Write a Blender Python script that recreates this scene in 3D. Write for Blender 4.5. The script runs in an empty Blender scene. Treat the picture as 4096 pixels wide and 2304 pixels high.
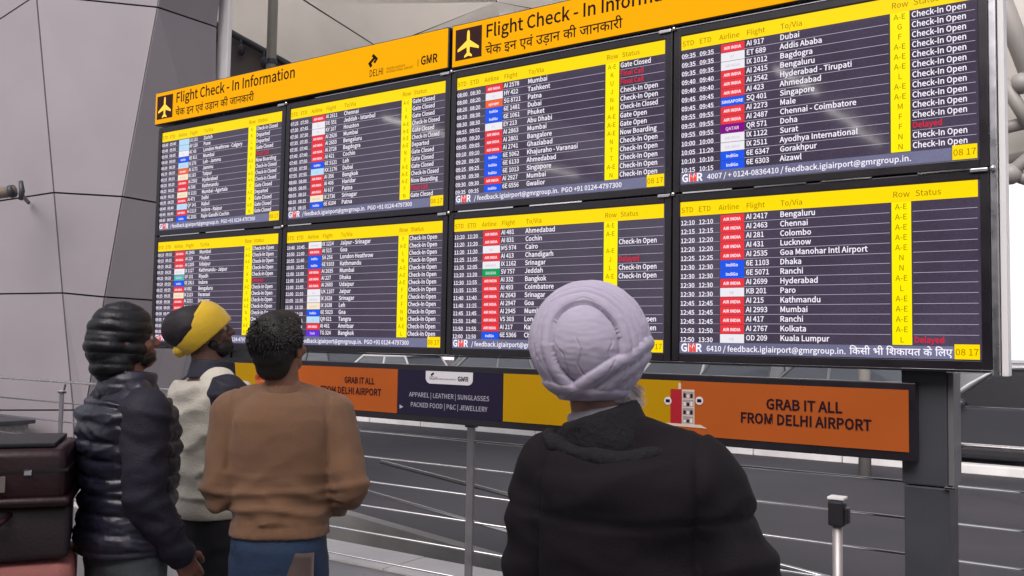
import bpy, bmesh, math, random
from mathutils import Vector, Matrix, noise, Euler
random.seed(7)
R = math.radians
SC = bpy.context.scene
COL = SC.collection

# ------------------------------------------------------------------ camera, world, light, exposure
cd = bpy.data.cameras.new('camera'); cam = bpy.data.objects.new('camera', cd); COL.objects.link(cam)
cd.sensor_width = 36; cd.lens = 32.247; cd.clip_start = 0.05; cd.clip_end = 2000
_yaw, _pit, _rol = -0.59878, 0.05791, 0.016666
_f = Vector((math.sin(_yaw)*math.cos(_pit), math.cos(_yaw)*math.cos(_pit), math.sin(_pit)))
_r = Vector((math.cos(_yaw), -math.sin(_yaw), 0)); _u = _r.cross(_f)
_r2 = _r*math.cos(_rol)+_u*math.sin(_rol); _u2 = -_r*math.sin(_rol)+_u*math.cos(_rol)
M = Matrix((_r2, _u2, -_f)).transposed().to_4x4(); M.translation = Vector((5.5456, -3.8403, 1.6))
cam.matrix_world = M
SC.camera = cam
w = bpy.data.worlds.new('World'); SC.world = w; w.use_nodes = True
nt = w.node_tree; bgn = nt.nodes['Background']; sky = nt.nodes.new('ShaderNodeTexSky')
SUN_EL, SUN_HEAD = R(46), R(168)       # heading measured from +y towards +x
sky.sky_type = 'NISHITA'; sky.sun_disc = False; sky.sun_elevation = SUN_EL; sky.sun_rotation = SUN_HEAD
sky.air_density = 0.7; sky.dust_density = 5.0; sky.ozone_density = 0.6; sky.altitude = 200
hs = nt.nodes.new('ShaderNodeHueSaturation'); hs.inputs['Saturation'].default_value = 0.35      # overcast, washed out sky
nt.links.new(sky.outputs[0], hs.inputs['Color']); tv = nt.nodes.new('ShaderNodeVectorMath'); tv.operation = 'MULTIPLY'; tv.inputs[1].default_value = (1.0, .962, .995)
nt.links.new(hs.outputs[0], tv.inputs[0]); nt.links.new(tv.outputs[0], bgn.inputs[0]); bgn.inputs[1].default_value = 0.15
sd = bpy.data.lights.new('sun', 'SUN'); sun = bpy.data.objects.new('sun', sd); COL.objects.link(sun)
sd.energy = 1.25; sd.angle = R(50); sd.color = (1.0, 0.93, 0.92)
_sd = Vector((math.sin(SUN_HEAD)*math.cos(SUN_EL), math.cos(SUN_HEAD)*math.cos(SUN_EL), math.sin(SUN_EL)))
sun.rotation_euler = _sd.to_track_quat('Z', 'Y').to_euler(); sun.location = (0, -10, 20)
vs = SC.view_settings; vs.view_transform = 'Standard'; vs.look = 'None'; vs.exposure = 0.25; vs.gamma = 1.0
vs.use_curve_mapping = False
SC.render.engine = 'CYCLES'

# ------------------------------------------------------------------ materials
MATS = {}
SCR = 2**-.25          # screens and signs are as bright as they are at exposure 0
def mat(name, col, rough=0.6, metal=0.0, var=0.0, vscale=8.0, bump=0.0, bscale=60.0, emit=None, es=1.0, spec=0.5, sheen=0.0, stretch=None, coat=0.0, detail=4):
    if name in MATS: return MATS[name]
    m = bpy.data.materials.new(name); m.use_nodes = True; n = m.node_tree; b = n.nodes['Principled BSDF']
    b.inputs['Base Color'].default_value = (*col, 1); b.inputs['Roughness'].default_value = rough
    b.inputs['Metallic'].default_value = metal; b.inputs['Specular IOR Level'].default_value = spec
    b.inputs['Sheen Weight'].default_value = sheen; b.inputs['Coat Weight'].default_value = coat
    if emit: b.inputs['Emission Color'].default_value = (*[e*es*SCR for e in emit], 1); b.inputs['Emission Strength'].default_value = 1
    if var or bump:
        tc = n.nodes.new('ShaderNodeTexCoord'); src = tc.outputs['Object']
        if stretch:
            mp = n.nodes.new('ShaderNodeMapping'); mp.inputs['Scale'].default_value = stretch
            n.links.new(src, mp.inputs[0]); src = mp.outputs[0]
    if var:
        t = n.nodes.new('ShaderNodeTexNoise'); t.inputs['Scale'].default_value = vscale; t.inputs['Detail'].default_value = detail
        n.links.new(src, t.inputs[0])
        mr = n.nodes.new('ShaderNodeMapRange'); mr.inputs[1].default_value = .3; mr.inputs[2].default_value = .7
        mr.inputs[3].default_value = 1-var; mr.inputs[4].default_value = 1+var
        n.links.new(t.outputs[0], mr.inputs[0])
        mx = n.nodes.new('ShaderNodeVectorMath'); mx.operation = 'SCALE'; mx.inputs[0].default_value = col
        n.links.new(mr.outputs[0], mx.inputs['Scale']); n.links.new(mx.outputs[0], b.inputs['Base Color'])
        if rough > .15:
            m2 = n.nodes.new('ShaderNodeMapRange'); m2.inputs[1].default_value = .3; m2.inputs[2].default_value = .7
            m2.inputs[3].default_value = rough*.85; m2.inputs[4].default_value = min(1, rough*1.15)
            n.links.new(t.outputs[0], m2.inputs[0]); n.links.new(m2.outputs[0], b.inputs['Roughness'])
    if bump:
        t2 = n.nodes.new('ShaderNodeTexNoise'); t2.inputs['Scale'].default_value = bscale; t2.inputs['Detail'].default_value = 5
        n.links.new(src, t2.inputs[0])
        bp = n.nodes.new('ShaderNodeBump'); bp.inputs['Strength'].default_value = bump; bp.inputs['Distance'].default_value = .01
        n.links.new(t2.outputs[0], bp.inputs['Height']); n.links.new(bp.outputs[0], b.inputs['Normal'])
    MATS[name] = m; return m
panel_m = mat('wall_panel_paint', (.315, .29, .305), .42, var=.09, vscale=.9, bump=.06, bscale=2.5)
panel_beige = mat('wall_panel_beige', (.60, .57, .51), .5, var=.08, vscale=.8)
joint_m = mat('dark_joint', (.03, .03, .03), .9)
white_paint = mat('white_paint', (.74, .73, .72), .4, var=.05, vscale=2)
steel_dark = mat('dark_powder_coat', (.045, .047, .055), .45, var=.12, vscale=4, bump=.03)
bezel_m = mat('black_bezel', (.012, .010, .014), .3, var=.1, vscale=9)
alu = mat('brushed_aluminium', (.55, .55, .58), .3, 1, var=.1, vscale=20)
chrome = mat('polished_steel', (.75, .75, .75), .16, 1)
steel_rail = mat('satin_steel', (.62, .61, .60), .27, 1, var=.1, vscale=12)
asphalt = mat('asphalt', (.046, .043, .050), .85, var=.22, vscale=.9, bump=.35, bscale=90)
floor_m = mat('granite_floor', (.16, .15, .155), .32, var=.16, vscale=14, bump=.02)
marble = mat('pale_stone', (.62, .60, .58), .4, var=.13, vscale=3, detail=8)
kerb_w = mat('kerb_white', (.78, .77, .75), .6, var=.1, vscale=3)
conc = mat('concrete', (.26, .25, .24), .8, var=.2, vscale=3, bump=.2)
brown_wall = mat('brown_recess', (.19, .155, .14), .6, var=.12, vscale=1)
olive_m = mat('olive_pipe_paint', (.25, .235, .19), .5, var=.08)
truss_m = mat('truss_paint', (.30, .285, .26), .45, var=.1, vscale=2)
E_YEL = (1.0, .66, .0); E_WHT = (.86, .82, .95)
scr_panel = mat('screen_dark', (.008, .008, .01), .055, emit=(.060, .046, .078), es=1, spec=.32)
def grain(m, amt, sc=(260, 260, 700)):
    n = m.node_tree; b = n.nodes['Principled BSDF']; col = list(b.inputs['Emission Color'].default_value)[:3]
    tc = n.nodes.new('ShaderNodeTexCoord'); mp = n.nodes.new('ShaderNodeMapping'); mp.inputs['Scale'].default_value = sc
    t = n.nodes.new('ShaderNodeTexNoise'); t.inputs['Scale'].default_value = 1; t.inputs['Detail'].default_value = 3
    t3 = n.nodes.new('ShaderNodeTexNoise'); t3.inputs['Scale'].default_value = 3.5
    n.links.new(tc.outputs['Object'], mp.inputs[0]); n.links.new(mp.outputs[0], t.inputs[0]); n.links.new(tc.outputs['Object'], t3.inputs[0])
    mr = n.nodes.new('ShaderNodeMapRange'); mr.inputs[1].default_value = .3; mr.inputs[2].default_value = .7
    mr.inputs[3].default_value = 1-amt; mr.inputs[4].default_value = 1+amt
    n.links.new(t.outputs[0], mr.inputs[0]); ml = n.nodes.new('ShaderNodeMath'); ml.operation = 'MULTIPLY'
    m3 = n.nodes.new('ShaderNodeMapRange'); m3.inputs[1].default_value = .3; m3.inputs[2].default_value = .7; m3.inputs[3].default_value = 1-amt*.5; m3.inputs[4].default_value = 1+amt*.5
    n.links.new(t3.outputs[0], m3.inputs[0]); n.links.new(mr.outputs[0], ml.inputs[0]); n.links.new(m3.outputs[0], ml.inputs[1])
    n.links.new(ml.outputs[0], b.inputs['Emission Strength'])
grain(scr_panel, .35)
def screen_mat(name, c, s=1.0): return mat(name, tuple(v*.08 for v in c), .3, emit=c, es=s, spec=.15)
scr_yel = screen_mat('screen_yellow', (1.0, .70, .0)); scr_band = screen_mat('screen_band_yellow', (1.0, .83, .0))
scr_white = screen_mat('screen_white', (.95, .90, 1.0)); scr_tick = screen_mat('screen_ticker', (.15, .15, .25)); grain(scr_tick, .3)
scr_ink = screen_mat('screen_brown_ink', (.25, .13, .0)); scr_red_t = screen_mat('screen_red_text', (.75, .01, .04))
scr_line = screen_mat('screen_line', (.48, .44, .56))
tile_cols = {'r': (.78, .035, .045), 'w': (.80, .78, .84), 'b': (.01, .09, .80), 'p': (.22, .0, .23), 'g': (.0, .33, .10),
             'o': (.85, .12, .03), 't': (.10, .42, .42), 'l': (.45, .68, .88), 'c': (.88, .74, .55), 'v': (.12, .03, .62)}
tile_m = {k: screen_mat('airline_tile_'+k, c) for k, c in tile_cols.items()}
sign_face = mat('sign_yellow_face', (.04, .015, 0), .5, emit=(.99, .43, .0), es=1.0, spec=.05)
ink = mat('sign_ink', (.012, .004, .002), .6, spec=.1)
icon_face = mat('icon_brown', (.03, .006, .004), .5, spec=.2)
sign_glyph = mat('sign_plane_yellow', (.30, .18, 0), .4, emit=(1.0, .60, .05), es=1)
ad_org = mat('ad_orange', (.31, .065, .009), .55, spec=.2, emit=(.12, .028, .004), es=.6, var=.08, vscale=3)
ad_yel = mat('ad_yellow', (.31, .165, .0), .55, spec=.15, emit=(.16, .09, .0), es=.6, var=.05, vscale=3)
ad_navy = mat('ad_navy', (.012, .008, .028), .5, spec=.25)
ad_ink = mat('ad_dark_ink', (.014, .004, .010), .6, spec=.15); ad_txt = mat('ad_pale_ink', (.40, .39, .45), .5); plaque_m = mat('plaque_white', (.62, .61, .64), .5)
ad_red = mat('ad_red', (.36, .01, .02), .4); cream = mat('cream_print', (.62, .50, .40), .5)
logo_red = screen_mat('logo_red', (.85, .08, .05))

# ------------------------------------------------------------------ object helpers
def link(o, parent=None):
    COL.objects.link(o)
    if parent is not None: o.parent = parent
    return o
def thing(name, label, cat, loc=(0, 0, 0), rz=0, group=None):
    o = bpy.data.objects.new(name, None); COL.objects.link(o); o.location = loc; o.rotation_euler = (0, 0, rz)
    o.empty_display_size = .1
    o['label'] = label; o['category'] = cat
    if group: o['group'] = group
    return o
def tag(o, label, cat, group=None):
    o['label'] = label; o['category'] = cat
    if group: o['group'] = group
    return o
def bobj(name, bm, m, parent=None, smooth=False, off=None):
    me = bpy.data.meshes.new(name)
    if off is None and parent is not None and parent.get('_w'): off = -Vector(parent.location)
    if off is not None: bmesh.ops.translate(bm, verts=bm.verts, vec=off)
    bmesh.ops.recalc_face_normals(bm, faces=bm.faces)
    bm.to_mesh(me); bm.free()
    ms = m if isinstance(m, (list, tuple)) else [m]
    for x in ms: me.materials.append(x)
    if smooth:
        for p in me.polygons: p.use_smooth = True
    return link(bpy.data.objects.new(name, me), parent)
def wthing(*a, **k):
    o = thing(*a, **k); o['_w'] = 1; return o          # children meshes are given in world coordinates
def struct(name, bm, m, smooth=False):
    o = bobj(name, bm, m, None, smooth); o['kind'] = 'structure'; return o
def box(bm, lo, hi, bev=0):
    lo = Vector(lo); hi = Vector(hi); c = (lo+hi)/2; s = hi-lo
    r = bmesh.ops.create_cube(bm, size=1, matrix=Matrix.Translation(c) @ Matrix.Diagonal((abs(s.x), abs(s.y), abs(s.z), 1)))
    if bev:
        es = set(); [es.update(v.link_edges) for v in r['verts']]
        bmesh.ops.bevel(bm, geom=list(es), offset=bev, segments=2, affect='EDGES', profile=.6)
    return r['verts']
def B(lo, hi, bev=0):
    bm = bmesh.new(); box(bm, lo, hi, bev); return bm
def frame_of(d, up=Vector((0, 0, 1))):
    d = d.normalized()
    if abs(d.dot(up)) > .97: up = Vector((0, 1, 0))
    a = d.cross(up).normalized(); b = a.cross(d).normalized(); return a, b
def tube(bm, pts, rad, seg=12, cap=True, flat=1.0):
    pts = [Vector(p) for p in pts]
    if not isinstance(rad, (list, tuple)): rad = [rad]*len(pts)
    rings = []
    for i, p in enumerate(pts):
        d = (pts[min(i+1, len(pts)-1)]-pts[max(i-1, 0)])
        a, b = frame_of(d)
        rr = rad[i]; rx, ry = rr if isinstance(rr, tuple) else (rr, rr*flat)
        rings.append([bm.verts.new(p+a*math.cos(t*2*math.pi/seg)*rx+b*math.sin(t*2*math.pi/seg)*ry) for t in range(seg)])
    for q0, q1 in zip(rings, rings[1:]):
        for t in range(seg): bm.faces.new((q0[t], q0[(t+1) % seg], q1[(t+1) % seg], q1[t]))
    if cap: bm.faces.new(rings[0][::-1]); bm.faces.new(rings[-1])
    return rings
def T(pts, rad, seg=12, **k):
    bm = bmesh.new(); tube(bm, pts, rad, seg, **k); return bm
def ell(bm, c, r, seg=20, rot=None):
    m = Matrix.Translation(Vector(c))
    if rot: m = m @ Euler(rot).to_matrix().to_4x4()
    r = (r, r, r) if not isinstance(r, (tuple, list)) else r
    return bmesh.ops.create_uvsphere(bm, u_segments=seg, v_segments=max(6, seg*2//3), radius=1, matrix=m @ Matrix.Diagonal((*r, 1)))['verts']
def capsule(bm, p0, p1, r0, r1, seg=14):
    p0 = Vector(p0); p1 = Vector(p1); ell(bm, p0, r0, seg); ell(bm, p1, r1, seg)
    tube(bm, [p0, p1], [r0, r1], seg)
def poly_prism(bm, pts, y0, y1):
    """pts: (x,z) outline extruded from y0 to y1"""
    a = [bm.verts.new((x, y0, z)) for x, z in pts]; b = [bm.verts.new((x, y1, z)) for x, z in pts]
    n = len(pts); bm.faces.new(a); bm.faces.new(b[::-1])
    for i in range(n): bm.faces.new((a[i], b[i], b[(i+1) % n], a[(i+1) % n]))

# ------------------------------------------------------------------ lettering (flat print) : queue, build in one pass
import os
FONT = None
try: FONT = bpy.data.fonts.load(os.path.join(bpy.utils.system_resource('DATAFILES'), 'fonts', 'Noto Sans CJK Regular.woff2'))   # Blender's own bundled sans
except Exception: FONT = None
TQ = []
def text(batch, s, x, z, size, align='LEFT', bold=0.0, y=0.0, shear=0.0, xs=1.0):
    TQ.append((batch, s, x, z, size, align, bold, y, shear, xs))
BATCH = {}
def batch(name, m, parent): BATCH[len(BATCH)] = (name, m, parent); return len(BATCH)-1
def flush_text():
    cache = {}; tmp = []; FSC = {}
    for b, s, x, z, size, al, bold, y, sh, xs in TQ:
        k = (s, al, round(bold, 4), sh)
        if k not in cache:
            c = bpy.data.curves.new('t', 'FONT'); c.body = s; c.size = 1; c.align_x = al; c.offset = bold; c.resolution_u = 2
            c.shear = sh
            fs = 1.0
            if FONT and s.isascii(): c.font = FONT; fs = 2.62
            c.offset = bold/fs; FSC[k] = fs
            c.fill_mode = 'FRONT'
            o = bpy.data.objects.new('t', c); COL.objects.link(o); cache[k] = o; tmp.append(o)
    dg = bpy.context.evaluated_depsgraph_get(); dg.update()
    geo = {}
    for k, o in cache.items():
        me = o.evaluated_get(dg).to_mesh(); geo[k] = ([v.co*FSC[k] for v in me.vertices], [tuple(p.vertices) for p in me.polygons])
    out = {}
    for b, s, x, z, size, al, bold, y, sh, xs in TQ:
        vs_, fs = geo[(s, al, round(bold, 4), sh)]
        V, F = out.setdefault(b if BATCH[b][2]['category'] == 'display screen' else (b, s, x), ([], [])); n = len(V)
        V += [(x+v.x*size*xs, y, z+v.y*size) for v in vs_]; F += [tuple(i+n for i in f) for f in fs]
    for o in tmp: c = o.data; bpy.data.objects.remove(o); bpy.data.curves.remove(c)
    for b, (V, F) in out.items():
        name, m, parent = BATCH[b[0] if isinstance(b, tuple) else b]; off = Vector(parent.location)
        me = bpy.data.meshes.new(name); me.from_pydata([(v[0]-off.x, v[1]-off.y, v[2]-off.z) for v in V], [], F); me.materials.append(m)
        o = link(bpy.data.objects.new(name, me), parent)
        if parent['category'] == 'display screen' or 'plaque' in name: o['kind'] = 'stuff'

# ------------------------------------------------------------------ ground
bm = bmesh.new(); box(bm, (-400, 1.46, -1.0), (400, 500, -.3)); struct('road', bm, asphalt)
bm = bmesh.new(); box(bm, (-40, -40, -1.2), (40, 1.0, 0)); struct('floor', bm, floor_m)
bm = bmesh.new()
for i in range(-20, 14):                       # pale edging stones between floor and road
    box(bm, (i*1.2+.003, 1.003, -1.1), (i*1.2+1.195, 1.455, .012 + .003*random.random()), .006)
o = bobj('edging_stone_strip', bm, marble); o['kind'] = 'structure'; o.name = 'pavement_edge'
bm = bmesh.new()
for i in range(-30, 12): box(bm, (i*1.5, 11.8, -.31), (i*1.5+1.485, 12.05, -.16), .02)
struct('kerb', bm, kerb_w)
bm = bmesh.new(); box(bm, (-60, 12.06, -.31), (40, 13.0, -.19)); struct('pavement', bm, conc)
bm = bmesh.new(); box(bm, (-1.4, -16, 4.85), (16, -6.5, 5.2)); struct('ceiling', bm, mat('ceiling_paint', (.30, .29, .28), .8))  # unseen slab, added to keep skylight off the people
bm = bmesh.new(); box(bm, (-1.4, -16.3, 0), (16, -16.0, 5.2)); struct('added_back_wall', bm, mat('hall_wall', (.22, .21, .21), .7, var=.1, vscale=1))  # unseen wall, added to dim the light from behind
# ------------------------------------------------------------------ flared panelled column, left
colv = {   # ring -> list of corners (x,y,z)
 0: [(-4.60, .07, 7.99), (-3.18, .34, 7.59), (-1.69, 1.35, 7.62), (-1.98, 2.2, 8.25)],
 1: [(-4.46, .42, 4.35), (-3.13, .69, 4.84), (-2.21, 1.38, 4.76), (-2.36, 2.18, 4.83)],
 2: [(-4.38, .58, 2.85), (-3.02, .89, 2.95), (-2.52, 1.29, 2.93), (-2.42, 2.29, 2.89)],
 3: [(-4.29, .70, 1.98), (-2.97, .99, 1.99), (-2.68, 1.25, 1.96), (-2.56, 2.25, 1.94)],
 4: [(-4.21, .84, .81), (-2.90, 1.11, .87), (-2.84, 1.20, .87), (-2.80, 2.16, .82)],
 5: [(-4.15, .95, -.02), (-2.90, 1.17, -.02), (-2.86, 1.25, -.02), (-2.9, 2.07, -.02)]}
for k, v in colv.items():      # close the ring behind
    v += [(v[3][0]-1.6, v[3][1]+.6, v[3][2]), (v[0][0]-.7, v[0][1]+1.3, v[0][2])]
t = wthing('panelled_column', 'huge flared grey column clad in large metal panels, left of the board', 'column', (-3.4, 1.6, 0))
core = bmesh.new()
ctr = {k: sum((Vector(p) for p in v), Vector())/6 for k, v in colv.items()}
rings = [[core.verts.new(Vector(p)+(ctr[k]-Vector(p)).normalized()*.03) for p in colv[k]] for k in range(6)]
for a, b in zip(rings, rings[1:]):
    for i in range(6): core.faces.new((a[i], a[(i+1) % 6], b[(i+1) % 6], b[i]))
core.faces.new(rings[0]); core.faces.new(rings[-1])
bobj('core', core, joint_m, t)
def quad_panel(P, name, m, parent, gap=.008, th=.018, sub=1):
    P = [Vector(p) for p in P]; c = sum(P, Vector())/4
    n = (P[1]-P[0]).cross(P[3]-P[0]).normalized()
    Q = []
    for i in range(4):
        p = P[i]; a = (P[(i+1) % 4]-p).normalized(); b = (P[i-1]-p).normalized(); Q.append(p+(a+b)*gap)
    bm = bmesh.new(); f = [bm.verts.new(q) for q in Q]; g = [bm.verts.new(q+n*th) for q in Q]
    bm.faces.new(f); bm.faces.new(g[::-1])
    for i in range(4): bm.faces.new((f[i], f[(i+1) % 4], g[(i+1) % 4], g[i]))
    return bobj(name, bm, m, parent)
for k in range(5):
    for i in range(6):
        a, b = colv[k], colv[k+1]; j = (i+1) % 6
        quad_panel([a[i], a[j], b[j], b[i]], 'panel', panel_m, t, gap=.008)

# lamp stub sticking out on the left of the column
t = wthing('wall_lamp', 'small cylindrical lamp on the grey panelled column, left edge', 'lamp', (-3.3, .35, 2.9))
bobj('body', T([(-3.32, .10, 2.79), (-2.83, .42, 2.882)], .052, 16), mat('lamp_beige', (.22, .18, .14), .45), t, True)
bobj('end_ring', T([(-2.86, .40, 2.876), (-2.83, .42, 2.882)], [.060, .056], 16), steel_dark, t, True)
bobj('bracket', T([(-2.785, .45, 2.975), (-2.775, .46, 2.88), (-2.785, .455, 2.80)], [.018, .026, .018], 10), steel_dark, t, True)
bobj('arm', T([(-2.80, .46, 2.86), (-3.30, .80, 2.86)], .018, 8), steel_dark, t)
# white pilaster
t = wthing('white_pilaster', 'narrow white vertical pillar just right of the grey panelled column', 'pillar', (-2.4, 2.35, 0))
bobj('shaft', B((-2.47, 2.28, 0), (-2.30, 2.33, 9), .008), white_paint, t)
# recess wall with pipe and rail
t = wthing('recessed_wall', 'brown wall in the recess behind the left sign', 'wall', (-4, 4.1, 0))
bm = bmesh.new(); a = Vector((-4.75, 3.40, 0)); b = Vector((-3.0, 4.64, 0)); d = (b-a).normalized(); nrm = Vector((-d.y, d.x, 0))
vs_ = [a, b, b+nrm*.2, a+nrm*.2]
def zprism(bm, pts, z0s, z1s):
    lo = [bm.verts.new((p.x, p.y, z)) for p, z in zip(pts, z0s)]; hi = [bm.verts.new((p.x, p.y, z)) for p, z in zip(pts, z1s)]
    bm.faces.new(lo[::-1]); bm.faces.new(hi); n = len(pts)
    for i in range(n): bm.faces.new((lo[i], lo[(i+1) % n], hi[(i+1) % n], hi[i]))
zprism(bm, vs_, [2.6]*4, [5.97, 4.83, 4.83, 5.97]); bobj('wall', bm, brown_wall, t)
bm = bmesh.new(); tube(bm, [a+Vector((0, -.1, 5.95)), b+Vector((0, -.1, 4.81))], .045, 10)
bobj('sloping_rail', bm, steel_dark, t, True)
for i in range(5):
    p = a.lerp(b, .3+.14*i)+Vector((0, -.14, 5.95-1.14*(.3+.14*i)-.14))
    bm = bmesh.new(); ell(bm, p, (.05, .05, .08), 10); tube(bm, [p, p+Vector((0, 0, .14))], .015, 6); bobj('spotlight', bm, steel_dark, t, True)
t = wthing('drain_pipe', 'olive painted vertical pipe rising behind the left sign', 'pipe', (-3.3, 3.72, 0))
bobj('shaft', T([(-3.33, 3.75, 0), (-3.33, 3.75, 9)], .062, 20), olive_m, t, True)
for z in (3.2, 5.0, 7.0): bobj('clamp', T([(-3.33, 3.75, z), (-3.33, 3.75, z+.06)], .072, 20), steel_dark, t)

# far soffit / facade made of big panels
t = wthing('panelled_facade', 'pale beige panelled facade with diagonal joints above the signs', 'facade', (-3, 7.5, 0))
def facade_pt(x, z):      # a slightly leaning facade: line from (-6.5,4.6) to (4,11.2) in plan
    s = (x+6.5)/10.5; y = 4.6+s*6.6
    return Vector((x, y+.10*(z-4), z))
D = [(-6.5, 12), (-6.5, 3.5)]
pan = [[(-6.9, 3.2), (-3.96, 3.2), (-3.96, 6.04), (-4.92, 6.74), (-6.9, 8.2)],
       [(-3.96, 3.2), (-1.6, 3.2), (-1.72, 6.62), (-2.49, 6.79+.02), (-3.96, 6.04)],
       [(-6.9, 8.2), (-4.92, 6.74), (-3.96, 6.04), (-2.49, 6.79), (-3.6, 9.4), (-6.9, 11)],
       [(-3.6, 9.4), (-2.49, 6.79), (-1.72, 6.62), (-.6, 7.4), (-.2, 10)],
       [(-1.6, 3.2), (2.4, 3.2), (2.4, 9), (-.6, 7.4), (-1.72, 6.62)], [(-3.6, 9.4), (-.2, 10), (-6.9, 11)], [(-.6, 7.4), (2.4, 9), (-.2, 10)]]
for x in (-6.6, 2.25): p = facade_pt(x, 3.2); bobj('support', T([(p.x, p.y+.1, -.3), (p.x, p.y+.1, 3.4)], .09, 14), truss_m, t, True)
back = bmesh.new()
bv = [back.verts.new(facade_pt(x, z)+Vector((-.06, .09, 0))) for x, z in [(-6.9, 3.2), (2.4, 3.2), (2.4, 9), (-.2, 10), (-6.9, 11)]]; f = back.faces.new(bv)
bmesh.ops.solidify(back, geom=[f], thickness=.03); bobj('backing', back, joint_m, t)
for pl in pan:
    bm = bmesh.new(); c = sum((facade_pt(*p) for p in pl), Vector())/len(pl)
    P = [facade_pt(*p) for p in pl]; P = [p+(c-p).normalized()*.012 for p in P]
    f = bm.faces.new([bm.verts.new(p) for p in P]); bmesh.ops.solidify(bm, geom=[f], thickness=.02); bobj('panel', bm, panel_beige, t)

# ------------------------------------------------------------------ right hand canopy: truss
t = wthing('roof_truss', 'thick grey tubular steel roof truss at the upper right edge', 'truss', (4.3, 9.6, 3.5))
TR = [[(3.93, 9.1, 6.9), (4.75, 9.9, 4.2)], [(3.6, 9.5, 5.03), (4.9, 9.75, 5.03)], [(3.6, 9.6, 4.42), (5.2, 10.0, 4.75)],
      [(3.7, 9.6, 3.45), (5.4, 9.9, 5.0)], [(3.8, 9.7, 4.1), (5.0, 9.9, 3.55)], [(4.15, 9.5, 5.1), (4.5, 9.7, 4.4)], [(4.25, 9.3, 6.6), (5.2, 9.9, 5.4)]]
for a, b in TR: bobj('member', T([a, b], .125 if a[2] > 6.7 else .085, 20), truss_m, t, True)
for p in [(4.36, 9.55, 5.05), (4.45, 9.75, 4.6), (4.2, 9.7, 3.9)]:
    bm = bmesh.new(); ell(bm, p, .14, 14); bobj('node', bm, truss_m, t, True)
t = wthing('canopy_fascia', 'pale canopy fascia behind the roof truss at the right', 'canopy', (4.2, 10.6, 4))
for i in range(6):
    x0 = 2.6+i*.62
    bobj('panel', B((x0+.006, 10.4, 4.05+.10*i), (x0+.61, 10.6, 7.5), .008), panel_beige, t)
bobj('edge_beam', T([(2.4, 10.35, 3.92), (6.8, 10.35, 4.62)], .09, 14), truss_m, t, True)

# ------------------------------------------------------------------ far white wall standing in for foggy daylight
t = wthing('fog_backdrop', 'blank white fog stand-in, building wall far behind at the right edge', 'backdrop', (0, 66, -.3))  # painted wall takes the place of the bright fog beyond the cars
for i in range(18): bobj('panel', B((-60+i*6+.02, 66, .75), (-54.02+i*6, 66.5, 24), .02), mat('fog_white', (.88, .89, .90), .6, var=.02), t)
bobj('backdrop_foot', B((-60, 65.8, -.3), (48, 66.6, .74)), MATS['fog_white'], t)  # white as well, so the gap under the screens reads bright
bobj('ledge', B((-60, 65.6, .70), (48, 65.79, .90)), mat('ledge_grey', (.45, .46, .47), .6), t)

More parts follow.
